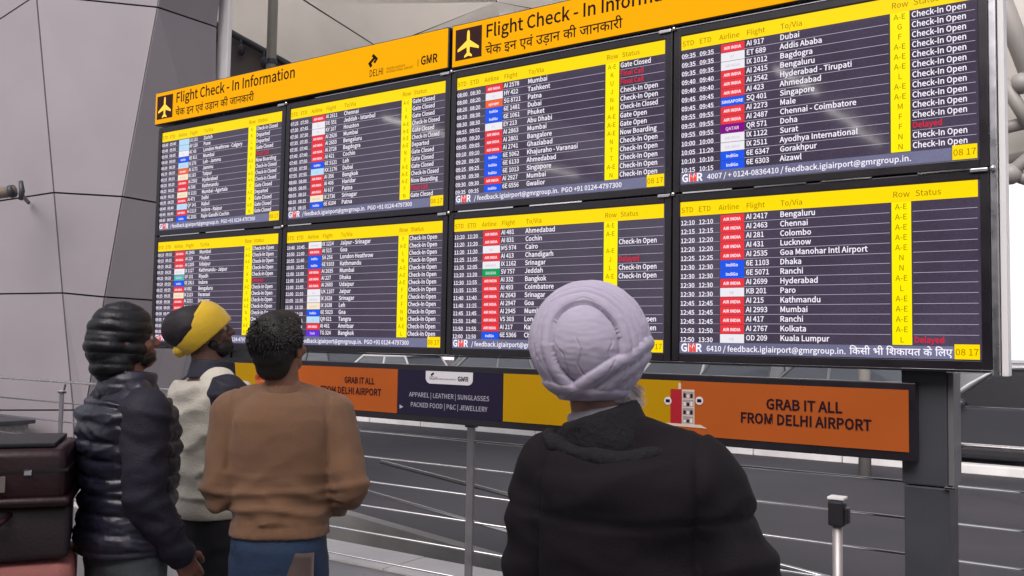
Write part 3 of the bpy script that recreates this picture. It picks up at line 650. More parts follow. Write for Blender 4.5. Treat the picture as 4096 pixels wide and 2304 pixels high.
# ------------------------------------------------------------------ cars
car_paints = {'black': (.018, .019, .022), 'white': (.72, .72, .72), 'silver': (.42, .43, .44), 'grey': (.16, .165, .17), 'red': (.25, .02, .02), 'dgrey': (.045, .047, .055)}
glass_m = mat('car_glass', (.36, .38, .40), .12, .45, spec=1.0); glass_d = mat('car_glass_dark', (.012, .013, .018), .12); tyre_m = mat('tyre', (.02, .02, .02), .85)
rim_m = mat('rim', (.45, .45, .46), .35, .8); lamp_r = mat('tail_lamp', (.35, .01, .01), .25); lamp_w = mat('head_lamp', (.75, .75, .75), .12)
def make_car(label, paint, loc, rz, suv=False, dark=False, L=4.2, Wd=1.72, Hh=1.48):
    t = thing('parked_car', label, 'car', loc, rz, 'cars parked beyond the kerb')
    pm = mat('paint_'+paint, car_paints[paint], .36, coat=.35)
    h = L/2; bl = .92 if not suv else 1.0
    low = [(-h+.04, .30), (-h, .48), (-h+.02, .78), (-h+.18, bl), (-h+.75, bl+.03), (h-1.28, bl), (h-.55, bl-.08), (h-.10, bl-.22), (h, .55), (h-.06, .28)]
    bm = bmesh.new()
    secs_ = [(-1, .06), (-.93, 0), (.93, 0), (1, .06)]
    rr = []
    for s, ins in secs_:
        rr.append([bm.verts.new((x*(1-ins*.25), s*Wd/2, .30+(z-.30)*(1-ins*1.1))) for x, z in low])
    for a, b in zip(rr, rr[1:]):
        n = len(low)
        for i in range(n): bm.faces.new((a[i], a[(i+1) % n], b[(i+1) % n], b[i]))
    bm.faces.new(rr[0]); bm.faces.new(rr[-1][::-1])
    o = bobj('body', bm, pm, t, True); o.data.set_sharp_from_angle(angle=R(24))
    x0, x1, x2, x3 = (-h+.12, -h+.55, h-2.05, h-1.25)
    if suv: x0, x1 = -h+.08, -h+.28
    wb, wt = Wd/2-.06, Wd/2-.20
    def gp(x, z, s):
        k = (z-bl)/(Hh-bl); return (x, s*(wb+(wt-wb)*k), z)
    # roof skin with a crown
    bm = bmesh.new(); g = []
    for i in range(9):
        u = i/8; x = x1-.05+(x2+.05-x1+.05)*u; zc = Hh-.02+.035*math.sin(math.pi*u)
        g.append([bm.verts.new((x, wt*v*1.01, zc-.035*abs(v)**3)) for v in (-1, -.7, -.3, 0, .3, .7, 1)])
    for a, b in zip(g, g[1:]):
        for k in range(6): bm.faces.new((a[k], a[k+1], b[k+1], b[k]))
    bmesh.ops.solidify(bm, geom=bm.faces[:], thickness=.03); bobj('roof', bm, pm, t, True)
    # pillars
    for s in (-1, 1):
        bm = bmesh.new()
        for xb, xt in ((x3, x2), (x0, x1), ((x2+x1)/2-.02, (x2+x1)/2-.02)):
            tube(bm, [gp(xb, bl-.03, s), gp(xt, Hh-.02, s)], .028, 6)
        tube(bm, [gp(x1, Hh-.03, s), gp(x2, Hh-.03, s)], .03, 6)
        bobj('window_frame', bm, pm, t)
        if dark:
            bobj('glint_trim', T([gp(x3+.03, bl, s*1.03), gp((x3+x2)/2+.02, (bl+Hh)/2+.03, s*1.03), gp(x2, Hh-.01, s*1.03), gp(x2-.5, Hh+.02, s*1.03), gp(x1, Hh, s*1.03)], .020, 8), white_paint, t, True)  # trim painted white to imitate the glint along the roofline
            bobj('belt_trim', T([gp(x3, bl+.0, s*1.02), gp(x0+.1, bl, s*1.02)], .010, 8), chrome, t, True)
    def glass(pts, name):
        bm = bmesh.new(); f = bm.faces.new([bm.verts.new(p) for p in pts]); bmesh.ops.solidify(bm, geom=[f], thickness=.008); return bobj(name, bm, glass_d if dark else glass_m, t)
    glass([gp(x3, bl-.02, -1), gp(x3, bl-.02, 1), gp(x2, Hh-.03, 1), gp(x2, Hh-.03, -1)], 'windscreen')
    glass([gp(x0, bl-.02, -1), gp(x0, bl-.02, 1), gp(x1, Hh-.03, 1), gp(x1, Hh-.03, -1)], 'rear_window')
    xm = (x1+x2)/2
    for s in (-1, 1):
        glass([gp(x3-.05, bl-.02, s), gp(xm, bl-.02, s), gp(xm, Hh-.05, s), gp(x2-.03, Hh-.05, s)], 'side_window')
        glass([gp(xm-.04, bl-.02, s), gp(x0+.05, bl-.02, s), gp(x1+.03, Hh-.05, s), gp(xm-.04, Hh-.05, s)], 'side_window')
        bm = bmesh.new(); ell(bm, (x3-.30, s*(Wd/2+.08), bl+.06), (.07, .10, .07), 12); bobj('mirror', bm, pm, t, True)
        bobj('headlight', B((h-.22, s*Wd/2*.62-.13, .62), (h-.035, s*Wd/2*.62+.13, .74), .03), lamp_w, t)
        bobj('tail_light', B((-h-.005, s*Wd/2*.78-.10, .70), (-h+.10, s*Wd/2*.78+.10, .88), .02), lamp_r, t)
        bobj('sill', B((-h+1.0, s*Wd/2-.03, .26), (h-1.0, s*Wd/2+.005, .34), .01), tyre_m, t)
        bobj('door_line', B((xm-.004, s*(Wd/2)-.008, .40), (xm+.004, s*(Wd/2)+.002, bl-.04)), tyre_m, t)
        for k, xd in enumerate((xm+.12, xm-.75)): bobj('door_handle', B((xd, s*Wd/2-.004, .80), (xd+.15, s*Wd/2+.02, .825), .005), chrome, t)
        for xw in (-h+.78, h-.85):
            w = bobj('wheel', T([(xw, s*(Wd/2-.20), .31), (xw, s*(Wd/2+.005), .31)], .31, 24), tyre_m, t)
            rm = bobj('rim', T([(xw, s*(Wd/2+.002), .31), (xw, s*(Wd/2+.016), .31)], .20, 16), rim_m, w)
    bobj('bumper', B((h-.12, -Wd/2+.12, .30), (h+.03, Wd/2-.12, .48), .04), pm if paint != 'white' else mat('bumper_grey', (.12, .12, .12), .6), t)
    bobj('bumper', B((-h-.03, -Wd/2+.12, .30), (-h+.12, Wd/2-.12, .50), .04), pm, t)
    return t
make_car('dark parked car right of the steel pillar, its side filling the right edge', 'dgrey', (3.95, 12.95, -.30), R(180), Hh=1.62, L=4.5, suv=True, dark=True)
cars = [('silver', 'silver parked car seen under the second screen from the left', -6.8, 13.4, 178), ('white', 'white parked car nearest the lilac turban seen under the screens', -3.4, 16.4, -90),
        ('grey', 'grey parked car behind the kiosk picture on the board', -1.4, 15.0, -90), ('silver', 'silver parked car seen between the GRAB IT ALL panel and the screen', .2, 14.6, 165),
        ('white', 'white parked car half hidden by the right steel pillar', 2.3, 17.0, 200), ('white', 'white parked car low behind the left orange panel', -10.2, 13.4, 180),
        ('white', 'white parked car of the second row, behind the grey one', -3.2, 21.5, -92), ('white', 'white parked car between the silver and the grey cars of the front row', -9.0, 17.5, -90),
        ('silver', 'silver parked car side by side with the white one near the turban', -5.6, 16.6, -90), ('white', 'white parked car at the right end of the middle row', -.6, 19.6, -95),
        ('dgrey', 'dark grey parked car far left behind the railing', -14.4, 15.0, 175), ('grey', 'grey parked car of the second row, far left', -12.5, 21.0, -90),
        ('white', 'white parked car of the second row, behind the silver one', -7.5, 20.5, -95), ('silver', 'silver parked car of the second row, middle', -4.9, 21.0, -88),
        ('black', 'black parked car of the third row', -5.5, 27.0, 60), ('white', 'white parked car furthest back', -10.5, 30.0, 100)]
for pnt, lab, x, y, a in cars: make_car(lab, pnt, (x, y, -.19 if y < 13.0 else -.30), R(a), Hh=random.choice((1.47, 1.53, 1.62)), L=random.choice((3.9, 4.2, 4.4)))
# trees beyond
def tree(label, x, y, h):
    t = thing('tree', label, 'tree', (x, y, -.3), 0, 'dusty trees beyond the car park')
    bobj('trunk', T([(0, 0, 0), (.05, .03, h*.3), (-.05, 0, h*.6)], [.16, .12, .06], 10), mat('bark', (.10, .08, .06), .9, var=.2), t, True)
    bm = bmesh.new(); rg = random.Random(x*7)
    for k in range(1300):
        v = Vector((rg.gauss(0, 1), rg.gauss(0, 1), rg.gauss(0, 1))).normalized()*rg.uniform(.4, 1); c = Vector((v.x*h*.32, v.y*h*.32, h*.62+v.z*h*.28))
        a = Vector((rg.uniform(-1, 1), rg.uniform(-1, 1), rg.uniform(-1, 1))).normalized()*.16; b = a.orthogonal().normalized()*.09
        bm.faces.new([bm.verts.new(c+a), bm.verts.new(c+b), bm.verts.new(c-a), bm.verts.new(c-b)])
    bobj('crown', bm, mat('foliage', (.06, .085, .04), .7, var=.3, vscale=2), t)
for i, (x, y, h) in enumerate(((-26, 40, 6), (-19, 44, 5), (-33, 46, 7))):
    tree(('leftmost', 'middle', 'rightmost')[(2, 1, 0).index(i)] + ' of three dusty trees beyond the car park', x, y, h)

# ------------------------------------------------------------------ bodies
def remesh(name, bm, voxel, m, parent, smooth=6, disp=None, factor=.5):
    me = bpy.data.meshes.new('tmp'); bmesh.ops.recalc_face_normals(bm, faces=bm.faces); bm.to_mesh(me); bm.free()
    o = bpy.data.objects.new('tmp', me); COL.objects.link(o)
    md = o.modifiers.new('r', 'REMESH'); md.mode = 'VOXEL'; md.voxel_size = voxel
    if smooth:
        ms = o.modifiers.new('s', 'SMOOTH'); ms.factor = factor; ms.iterations = smooth
    dg = bpy.context.evaluated_depsgraph_get(); dg.update()
    out = bpy.data.meshes.new_from_object(o.evaluated_get(dg)); bpy.data.objects.remove(o); bpy.data.meshes.remove(me)
    if disp:
        out.update(); ns = [v.normal.copy() for v in out.vertices]
        for v, n in zip(out.vertices, ns):
            d = disp(v.co, n)
            v.co = v.co + (d if isinstance(d, Vector) else n*d)
    for p in out.polygons: p.use_smooth = True
    out.materials.clear(); out.materials.append(m); out.name = name
    return link(bpy.data.objects.new(name, out), parent)
def fold(co, sx, sy, sz, amp, seed=0):
    p = Vector((co.x*sx+seed, co.y*sy, co.z*sz)); v = noise.fractal(p, 1.0, 2.1, 3)
    r = 1-abs(noise.noise(p*1.3+Vector((5, 3, seed))))*2.4
    return amp*(v*.7+max(0, r)*.9-.35)
class Man:
    def __init__(s, name, label, loc, head, H=1.72, build=1.0, head_yaw=0, head_pitch=0, skin=(.27, .13, .085), arms=None, hoff=(0, 0)):
        s.t = thing('person', label, 'person', loc, -R(head)); s.k = H/1.75; s.b = build
        k = s.k; s.skin = mat('skin_'+name, skin, .5, var=.08, vscale=14)
        s.neck = Vector((hoff[0], hoff[1], 1.50))*k; s.ho = hoff
        s.hm = Matrix.Translation(s.neck) @ Euler((R(head_pitch), 0, -R(head_yaw)), 'XYZ').to_matrix().to_4x4() @ Matrix.Translation(-Vector((0, 0, 1.50)))
        s.hm = Matrix.Translation(s.neck) @ (Matrix.Rotation(-R(head_yaw), 4, 'Z') @ Matrix.Rotation(R(head_pitch), 4, 'X')) @ Matrix.Scale(k, 4) @ Matrix.Translation((0, 0, -1.50))
        s.arms = arms
        V = lambda x, y, z: Vector((x, y, z))*k
        b = build
        s.tor = [(.84, .150*b, .110*b, 0), (.93, .170*b, .122*b, -.005), (1.03, .155*b, .112*b, .0), (1.15, .163*b, .118*b, .005), (1.28, .182*b, .126*b, 0), (1.38, .185*b, .118*b, -.01), (1.435, .150*b, .095, -.01), (1.475, .085, .072, -.008)]
        s.V = V
    def torso(s, bm, inf=0, zmin=0, zmax=9, seg=28):
        k = s.k; pts = []; rad = []
        L = [q for q in s.tor]
        rows_ = []
        if zmin:
            import bisect
            for a, b in zip(L, L[1:]):
                if a[0] <= zmin < b[0]:
                    u = (zmin-a[0])/(b[0]-a[0]); rows_.append((zmin, *[a[i]+(b[i]-a[i])*u for i in (1, 2, 3)]))
        rows_ += [q for q in L if q[0] > zmin and q[0] < zmax]
        if zmin and zmin < L[0][0]: rows_.insert(0, (zmin, L[0][1], L[0][2], L[0][3]))
        rings = []
        for z, rx, ry, oy in rows_:
            rx += inf; ry += inf; ring = []
            for t in range(seg):
                a = t*2*math.pi/seg; ca, sa = math.cos(a), math.sin(a); e = .8
                ring.append(bm.verts.new(Vector((abs(ca)**e*math.copysign(1, ca)*rx, oy+abs(sa)**e*math.copysign(1, sa)*ry, z))*k))
            rings.append(ring)
        for a, b in zip(rings, rings[1:]):
            for t in range(seg): bm.faces.new((a[t], a[(t+1) % seg], b[(t+1) % seg], b[t]))
        bm.faces.new(rings[0][::-1]); bm.faces.new(rings[-1])
    def arm(s, bm, i, inf=0, wrist=True, r=(.056, .050, .043, .031)):
        sh, el, wr = [Vector(p)*s.k for p in s.arms[i][:3]]
        capsule(bm, sh, sh.lerp(el, .55), r[0]+inf, r[1]+inf); capsule(bm, sh.lerp(el, .55), el, r[1]+inf, r[2]+inf)
        capsule(bm, el, el.lerp(wr, .4), r[2]+inf, r[2]*.98+inf); capsule(bm, el.lerp(wr, .4), wr, r[2]*.98+inf, r[3]+inf*.8)
    def hand(s, bm, i):
        el, wr = Vector(s.arms[i][1])*s.k, Vector(s.arms[i][2])*s.k; side = -1 if i == 0 else 1
        d = (wr-el).normalized(); up = Vector(s.arms[i][3]) if len(s.arms[i]) > 3 else Vector((0, 1, 0))   # direction the palm-width axis points (thumb side)
        wdt = (up-d*up.dot(d)).normalized(); nrm = d.cross(wdt)*(-side)                                     # palm normal: curl direction
        p0 = wr; p1 = wr+d*.085
        for u in (-.028, -.010, .010, .028): capsule(bm, p0+wdt*u*.7, p1+wdt*u, .014, .0125, 8)
        for u, l in zip((.030, .011, -.009, -.028), (.072, .080, .074, .058)):
            q = p1+wdt*u*1.05; a = (d*.9+nrm*.35).normalized(); b = (d*.45+nrm*.9).normalized(); c = (d*-.2+nrm).normalized()
            q1 = q+a*l*.45; q2 = q1+b*l*.32; q3 = q2+c*l*.25
            capsule(bm, q, q1, .0098, .009, 8); capsule(bm, q1, q2, .009, .0082, 8); capsule(bm, q2, q3, .0082, .007, 8)
        q = wr+d*.02+wdt*.022; q1 = q+(wdt*.75+d*.6+nrm*.2).normalized()*.042; q2 = q1+(d*.9+wdt*.15+nrm*.4).normalized()*.032; q3 = q2+(d*.8+nrm*.6).normalized()*.024
        capsule(bm, q, q1, .014, .0115, 8); capsule(bm, q1, q2, .0115, .0098, 8); capsule(bm, q2, q3, .0098, .008, 8)
    def legs(s, bm, inf=0, feet=False, zlo=.10):
        for sg in (-1, 1):
            hp, kn, an = s.V(sg*.085*s.b, 0, .88), s.V(sg*.105, .02, .48), s.V(sg*.115, -.02, zlo)
            capsule(bm, hp, hp.lerp(kn, .5), .088*s.b+inf, .074+inf); capsule(bm, hp.lerp(kn, .5), kn, .074+inf, .055+inf)
            capsule(bm, kn, kn.lerp(an, .4), .055+inf, .054+inf); capsule(bm, kn.lerp(an, .4), an, .054+inf, .038+inf*1.3)
            if feet: capsule(bm, s.V(sg*.115, -.03, .055), s.V(sg*.135, .17, .035), .045, .034)
    def headgeo(s, bm):
        main = bm; bm = bmesh.new()
        ell(bm, (0, -.012, 1.672), (.074, .096, .088), 28); ell(bm, (0, .030, 1.628), (.064, .066, .082), 24)
        ell(bm, (0, .052, 1.565), (.044, .044, .032), 16); ell(bm, (0, .026, 1.583), (.058, .055, .045), 16)
        capsule(bm, (0, .093, 1.652), (0, .113, 1.615), .009, .0145, 10); ell(bm, (-.011, .102, 1.611), (.009, .012, .009), 8); ell(bm, (.011, .102, 1.611), (.009, .012, .009), 8)
        ell(bm, (0, .093, 1.588), (.024, .011, .006), 12); ell(bm, (0, .091, 1.578), (.021, .011, .0065), 12); ell(bm, (0, .088, 1.560), (.018, .014, .013), 10)
        ell(bm, (0, .078, 1.668), (.052, .022, .012), 14)
        for sg in (-1, 1):
            ell(bm, (sg*.076, -.008, 1.630), (.009, .020, .033), 12, rot=(.2, 0, sg*.25)); ell(bm, (sg*.042, .062, 1.615), (.024, .022, .022), 10)
        for v in bm.verts: v.co = s.hm @ v.co
        tm = bpy.data.meshes.new('h'); bm.to_mesh(tm); bm.free(); main.from_mesh(tm); bpy.data.meshes.remove(tm); bm = main
        k = s.k
        capsule(bm, Vector((s.ho[0]*.8, -.012, 1.44))*k, s.hm @ Vector((0, -.010, 1.60)), .062*k, .060*k, 18)
    def body(s, hands=True):
        bm = bmesh.new(); s.torso(bm); s.legs(bm, feet=True)
        for i in (0, 1):
            s.arm(bm, i); s.hand(bm, i)
        for sg in (-1, 1): ell(bm, s.V(sg*.165*s.b, -.01, 1.405), .058, 14)
        s.headgeo(bm)
        # inherited trapezius
        for sg in (-1, 1): capsule(bm, s.V(sg*.03, -.02, 1.475), s.V(sg*.14*s.b, -.01, 1.43), .045, .045)
        o = remesh('body', bm, .0055, s.skin, s.t, 3)
        for sg in (-1, 1):
            bm = bmesh.new(); ell(bm, s.hm @ Vector((sg*.031, .0815, 1.642)), .0115*s.k, 14); bobj('eye', bm, mat('eye_white', (.6, .58, .55), .2), s.t, True)
            bm = bmesh.new(); ell(bm, s.hm @ Vector((sg*.0315, .0900, 1.643)), .0052*s.k, 10); bobj('iris', bm, mat('iris', (.02, .01, .006), .1), s.t, True)
            bm = bmesh.new(); capsule(bm, s.hm @ Vector((sg*.018, .094, 1.664)), s.hm @ Vector((sg*.05, .080, 1.664)), .0045, .003, 8); bobj('eyebrow', bm, mat('hair_black', (.012, .010, .009), .6), s.t, True)
        return o
    def trousers(s, m, inf=.016, folds=.006, seed=1):
        bm = bmesh.new(); s.legs(bm, inf, zlo=.09); s.torso(bm, .009, .80, 1.04)
        return remesh('trousers', bm, .012, m, s.t, 5, lambda c, n: fold(c, 5, 5, 14, folds, seed))
    def shoes(s, m):
        for sg in (-1, 1):
            bm = bmesh.new(); capsule(bm, s.V(sg*.115, -.035, .06), s.V(sg*.135, .18, .045), .052, .042); box(bm, s.V(sg*.125, 0, 0)+Vector((-.045, -.08, 0)), s.V(sg*.125, 0, 0)+Vector((.05, .22, .03)))
            remesh('shoe', bm, .009, m, s.t, 4)
def strands(bm, s, cen, rad, n, ln, seed, cond, width=.0012, drop=.5):
    rg = random.Random(seed)
    for _ in range(n):
        v = Vector((rg.gauss(0, 1), rg.gauss(0, 1), rg.gauss(0, 1))).normalized()
        if not cond(v): continue
        p = Vector((cen[0]+v.x*rad[0], cen[1]+v.y*rad[1], cen[2]+v.z*rad[2])); L = ln*rg.uniform(.5, 1.2)
        d = (v+Vector((rg.uniform(-.7, .7), rg.uniform(-.7, .7), rg.uniform(-.7, .5)-drop*.6))).normalized()
        q = p+d*L; r = q+(d+Vector((0, 0, -drop))).normalized()*L*.6; a = d.orthogonal().normalized()*width*rg.uniform(.8, 2)
        P = [s.hm @ x for x in (p-a, p+a, q+a*.7, r, q-a*.7)]
        bm.faces.new([bm.verts.new(x) for x in P])
HAIR = mat('hair_black', (.012, .010, .009), .6)

# --- man in the brown sweater (centre left), back to the viewer
brown_k = mat('brown_knit', (.195, .102, .054), .9, var=.12, vscale=5, bump=.35, bscale=420, sheen=.15)
denim = mat('blue_denim', (.024, .050, .105), .8, var=.25, vscale=9, bump=.4, bscale=300)
A = Man('brown', 'man in plain brown sweater and blue jeans seen from behind, hands held in front', (3.095, -1.64, 0), -40, H=1.675, build=.95, head_yaw=24, head_pitch=14,
        arms=[((-.175, -.01, 1.395), (-.200, -.035, 1.135), (-.13, .18, 1.06), (0, .2, 1)), ((.175, -.01, 1.395), (.245, -.045, 1.145), (.13, .19, 1.03), (0, .2, 1))])
A.body(); A.trousers(denim, .010, .002); A.shoes(mat('black_leather', (.02, .018, .016), .4))
def sweater(s, m, inf, zmin, fo, seed, col=1.50, hem=True, vox=.0095, arminf=None, name='sweater'):
    bm = bmesh.new(); s.torso(bm, inf, zmin, 9)
    for sg in (-1, 1): capsule(bm, s.V(sg*.04, -.015, 1.455), s.V(sg*.15*s.b, -.01, 1.42), .040+inf*.8, .050+inf*.8)
    for i in (0, 1): s.arm(bm, i, inf if arminf is None else arminf)
    k = s.k
    def dp(c, n):
        z = c.z/k; wgt = .25+.75*max(0, min(1, (1.22-z)/.12))+.25*(abs(c.x) > .19)*(z < 1.3)
        d = fold(c, 5+3*noise.noise(c*2), 5, 9, fo*wgt, seed)+fo*.5*wgt*noise.noise(Vector((c.x*9+c.z*7, c.y*8, c.z*13-c.x*5)))
        d -= .006*math.exp(-((abs(c.x)/k-.165-.05*(1.4-z))/.007)**2)*(z > 1.2)
        low = max(0, 1-abs(z-(zmin+.13))/.12); d += low*.012*max(0, math.sin(z*95+noise.noise(c*5)*5))    # bunching above the hem
        if z < zmin+.055 and abs(c.x) < .23: d = -.002+.0012*math.sin(math.atan2(c.y, c.x)*110)
        return d
    return remesh(name, bm, vox, m, s.t, 4, dp)
sweater(A, brown_k, .024, .965, .012, 3)
bm = bmesh.new(); tube(bm, [A.V(0, -.012, 1.462), A.V(0, -.010, 1.50)], [.083, .070], 24); remesh('collar', bm, .006, brown_k, A.t, 3, lambda c, n: .002*math.sin(math.atan2(c.y, c.x)*60))
# jeans back pocket: pale patch
bm = bmesh.new()
for i in range(7):
    for j in range(6): pass
def patch(s, x0, x1, z0, z1, infl, yf):
    bm = bmesh.new(); g = []
    for i in range(9):
        z = z0+(z1-z0)*i/8; row = []
        for j in range(9):
            x = x0+(x1-x0)*j/8; row.append(bm.verts.new(s.V(x, yf-math.sqrt(max(0.0001, .145**2-((abs(x)-.085))**2*1.6))+.035, z)))
        g.append(row)
    for a, b in zip(g, g[1:]):
        for k in range(8): bm.faces.new((a[k], a[k+1], b[k+1], b[k]))
    bmesh.ops.solidify(bm, geom=bm.faces[:], thickness=.006); return bm
bobj('back_pocket', patch(A, .025, .135, .77, .925, .0, -.013), mat('pocket_tan', (.20, .145, .13), .85, var=.2, vscale=12), A.t, True)
bm = bmesh.new(); ell(bm, (0, -.030, 1.685), (.088, .100, .090), 30); ell(bm, (0, -.055, 1.635), (.078, .070, .075), 24); ell(bm, (0, .03, 1.725), (.070, .070, .045), 20); ell(bm, (0, -.060, 1.59), (.068, .050, .055), 20)
for v in bm.verts: v.co = A.hm @ v.co
remesh('hair', bm, .006, HAIR, A.t, 2, lambda c, n: .006*noise.noise(c*16)+.0022*noise.noise(c*55))
bm = bmesh.new(); strands(bm, A, (0, -.03, 1.68), (.090, .103, .090), 5200, .0075, 5, lambda v: v.z > -.75 and not (v.y > .55 and v.z < .35), width=.0013, drop=1.1)
bobj('hair_strands', bm, HAIR, A.t)

# --- man in the black puffer vest, left
nylon = mat('black_nylon', (.014, .013, .026), .40, var=.25, vscale=6, bump=.25, bscale=45, spec=.7)
navy_w = mat('navy_fleece', (.015, .013, .026), .75, var=.15, vscale=5, bump=.3, bscale=150)
greyc = mat('grey_green_cotton', (.070, .082, .088), .85, var=.15, vscale=5, bump=.3, bscale=160)
Bm = Man('vest', 'man in shiny black quilted puffer vest, dark sleeves and ridged hood at the left', (2.635, -1.925, 0), 14, H=1.68, build=1.0, head_yaw=4, head_pitch=12, skin=(.24, .10, .07),
         arms=[((-.195, -.01, 1.395), (-.24, -.03, 1.13), (-.20, .15, .97), (0, 1, .3)), ((.195, -.01, 1.395), (.215, -.02, 1.11), (.20, .12, .895), (0, 1, .4))])
Bm.body(); Bm.trousers(greyc, .022); Bm.shoes(MATS['black_leather'])
bm = bmesh.new()
for i in (0, 1): Bm.arm(bm, i, .024)
for sg in (-1, 1): ell(bm, Bm.V(sg*.16, -.01, 1.40), .078, 16)
Bm.torso(bm, .012, .95, 9)
remesh('fleece_jacket', bm, .010, navy_w, Bm.t, 4, lambda c, n: fold(c, 6, 6, 12, .011, 9))
bm = bmesh.new(); Bm.torso(bm, .038, .90, 1.46)
for sg in (-1, 1): capsule(bm, Bm.V(sg*.05, -.015, 1.455), Bm.V(sg*.125, -.01, 1.435), .062, .062)
def puff(c, n):
    z = c.z/Bm.k+.012*noise.noise(Vector((c.x*3, c.y*3, 1)))+.02*c.x
    u = (z-.86)/.062; f = abs(math.sin(math.pi*u))**.55
    side = max(0, min(1, (abs(c.x)-.12)/.06)) if z > 1.12 else 0
    return .013*f-.009+fold(c, 9, 9, 26, .006, 2) - side*.012
remesh('puffer_vest', bm, .007, nylon, Bm.t, 3, puff)
bm = bmesh.new(); tube(bm, [Bm.V(0, -.012, 1.445), Bm.V(0, -.012, 1.49), Bm.V(0, -.008, 1.535)], [.105, .098, .088], 26)
remesh('vest_collar', bm, .007, nylon, Bm.t, 3, lambda c, n: .004*abs(math.sin(c.z*90))+fold(c, 9, 9, 20, .004, 4))
bm = bmesh.new(); ell(bm, (0, -.008, 1.690), (.094, .112, .100), 30); ell(bm, (0, .0, 1.62), (.090, .075, .07), 24); ell(bm, (0, -.050, 1.640), (.090, .090, .085), 24); ell(bm, (0, -.050, 1.575), (.088, .082, .075), 24)
for v in bm.verts: v.co = Bm.hm @ v.co
him = Bm.hm.inverted()
def ridge(c, n):
    q = him @ c; return .006*abs(math.sin((q.z*1.0+q.y*.28+.010*noise.noise(c*6))*math.pi/.042))**.6-.003+.006*noise.noise(c*18)
remesh('quilted_hood', bm, .005, mat('black_quilt', (.008, .008, .010), .42, var=.3, vscale=12, bump=.3, bscale=60), Bm.t, 2, ridge)
bm = bmesh.new(); ell(bm, (0, .045, 1.572), (.056, .052, .034), 18); ell(bm, (0, .02, 1.60), (.068, .045, .035), 18)
for v in bm.verts: v.co = Bm.hm @ v.co
remesh('beard', bm, .005, HAIR, Bm.t, 2, lambda c, n: .003*noise.noise(c*80))

# --- man with black and yellow patka turban
cream_w = mat('cream_wool', (.54, .51, .43), .85, var=.13, vscale=6, bump=.35, bscale=150, sheen=.3)
navy_s = mat('navy_sleeve', (.012, .012, .025), .7, var=.2, vscale=6, bump=.2, bscale=100)
black_t = mat('black_trousers', (.012, .011, .014), .8, var=.2, vscale=6)
Cm = Man('patka', 'man in cream jacket with navy sleeve and black and yellow turban, face turned up right', (2.445, -1.43, 0), 18, H=1.72, build=.98, head_yaw=14, head_pitch=20, skin=(.13, .065, .045),
         arms=[((-.185, -.01, 1.395), (-.22, .02, 1.13), (-.10, .22, 1.10), (0, .2, 1)), ((.185, -.01, 1.395), (.215, .03, 1.14), (.10, .25, 1.18), (0, .2, 1))])
Cm.body(); Cm.trousers(black_t, .022); Cm.shoes(MATS['black_leather'])
bm = bmesh.new(); Cm.torso(bm, .036, .90, 1.47)
for sg in (-1, 1): capsule(bm, Cm.V(sg*.04, -.015, 1.45), Cm.V(sg*.12, -.01, 1.43), .056, .06)
remesh('jacket_body', bm, .010, cream_w, Cm.t, 4, lambda c, n: fold(c, 4, 4, 9, .016, 12) if c.z > .97 else -.006)
for i in (0, 1):
    bm = bmesh.new(); Cm.arm(bm, i, .027); ell(bm, Cm.V((-1, 1)[i]*.172, -.01, 1.40), .080, 16)
    remesh('jacket_sleeve', bm, .009, navy_s, Cm.t, 4, lambda c, n: fold(c, 6, 6, 12, .010, 13+i))
bm = bmesh.new(); tube(bm, [Cm.V(0, -.012, 1.45), Cm.V(0, -.005, 1.53)], [.098, .084], 24); remesh('jacket_collar', bm, .007, navy_s, Cm.t, 3)
# patka: dark cap at the back, yellow band wrapped round the front
yel_c = mat('yellow_cloth', (.62, .40, .012), .75, var=.12, vscale=9, bump=.25, bscale=120, sheen=.3)
patk = mat('black_cloth', (.014, .010, .014), .75, var=.2, vscale=8)
bm = bmesh.new(); ell(bm, (0, -.040, 1.690), (.090, .112, .088), 30)
for v in bm.verts: v.co = Cm.hm @ v.co
remesh('turban_cap', bm, .006, patk, Cm.t, 2, lambda c, n: fold(c, 10, 10, 10, .005, 4))
him3 = Cm.hm.inverted()
def band_bm(s, c0, rx, ry, tilt, hgt):
    bm = bmesh.new(); N = 120; M_ = 22; rings = []
    for i in range(N):
        a = 2*math.pi*i/N; ww = hgt(a); ring = []
        for j in range(M_):
            q = 2*math.pi*j/M_; z = math.sin(q)*ww/2; outer = math.cos(q)
            dome = 1-.22*max(0, z/.07)**2-.05*max(0, -z/.07)**2
            rr = dome+(.055 if outer > 0 else .01)*outer
            rr += (.010*math.sin(z*210+2.2*math.sin(a*2+.4))+.016*noise.noise(Vector((math.cos(a)*3, math.sin(a)*3, z*30))))*max(0, outer)**.5
            p = Matrix.Rotation(tilt, 3, 'X') @ Vector((math.cos(a)*rx*rr, math.sin(a)*ry*rr, z)); ring.append(bm.verts.new(s.hm @ (p+Vector(c0))))
        rings.append(ring)
    for i in range(N):
        a, b = rings[i], rings[(i+1) % N]
        for j in range(M_): bm.faces.new((a[j], a[(j+1) % M_], b[(j+1) % M_], b[j]))
    return bm
bobj('turban_band', band_bm(Cm, (0, -.006, 1.672), .094, .116, R(30), lambda a: .112+.030*math.sin(a)), yel_c, Cm.t, True)
bm = bmesh.new(); ell(bm, (-.0, -.108, 1.610), (.034, .026, .028), 16)
for v in bm.verts: v.co = Cm.hm @ v.co+Vector((0, 0, .004*noise.noise(v.co*60)))
bobj('turban_knot', bm, yel_c, Cm.t, True)
bm = bmesh.new(); ell(bm, (0, .045, 1.568), (.058, .058, .040), 18); ell(bm, (0, .018, 1.595), (.070, .045, .036), 18)
for v in bm.verts: v.co = Cm.hm @ v.co
remesh('beard', bm, .005, HAIR, Cm.t, 2, lambda c, n: .004*noise.noise(c*70))
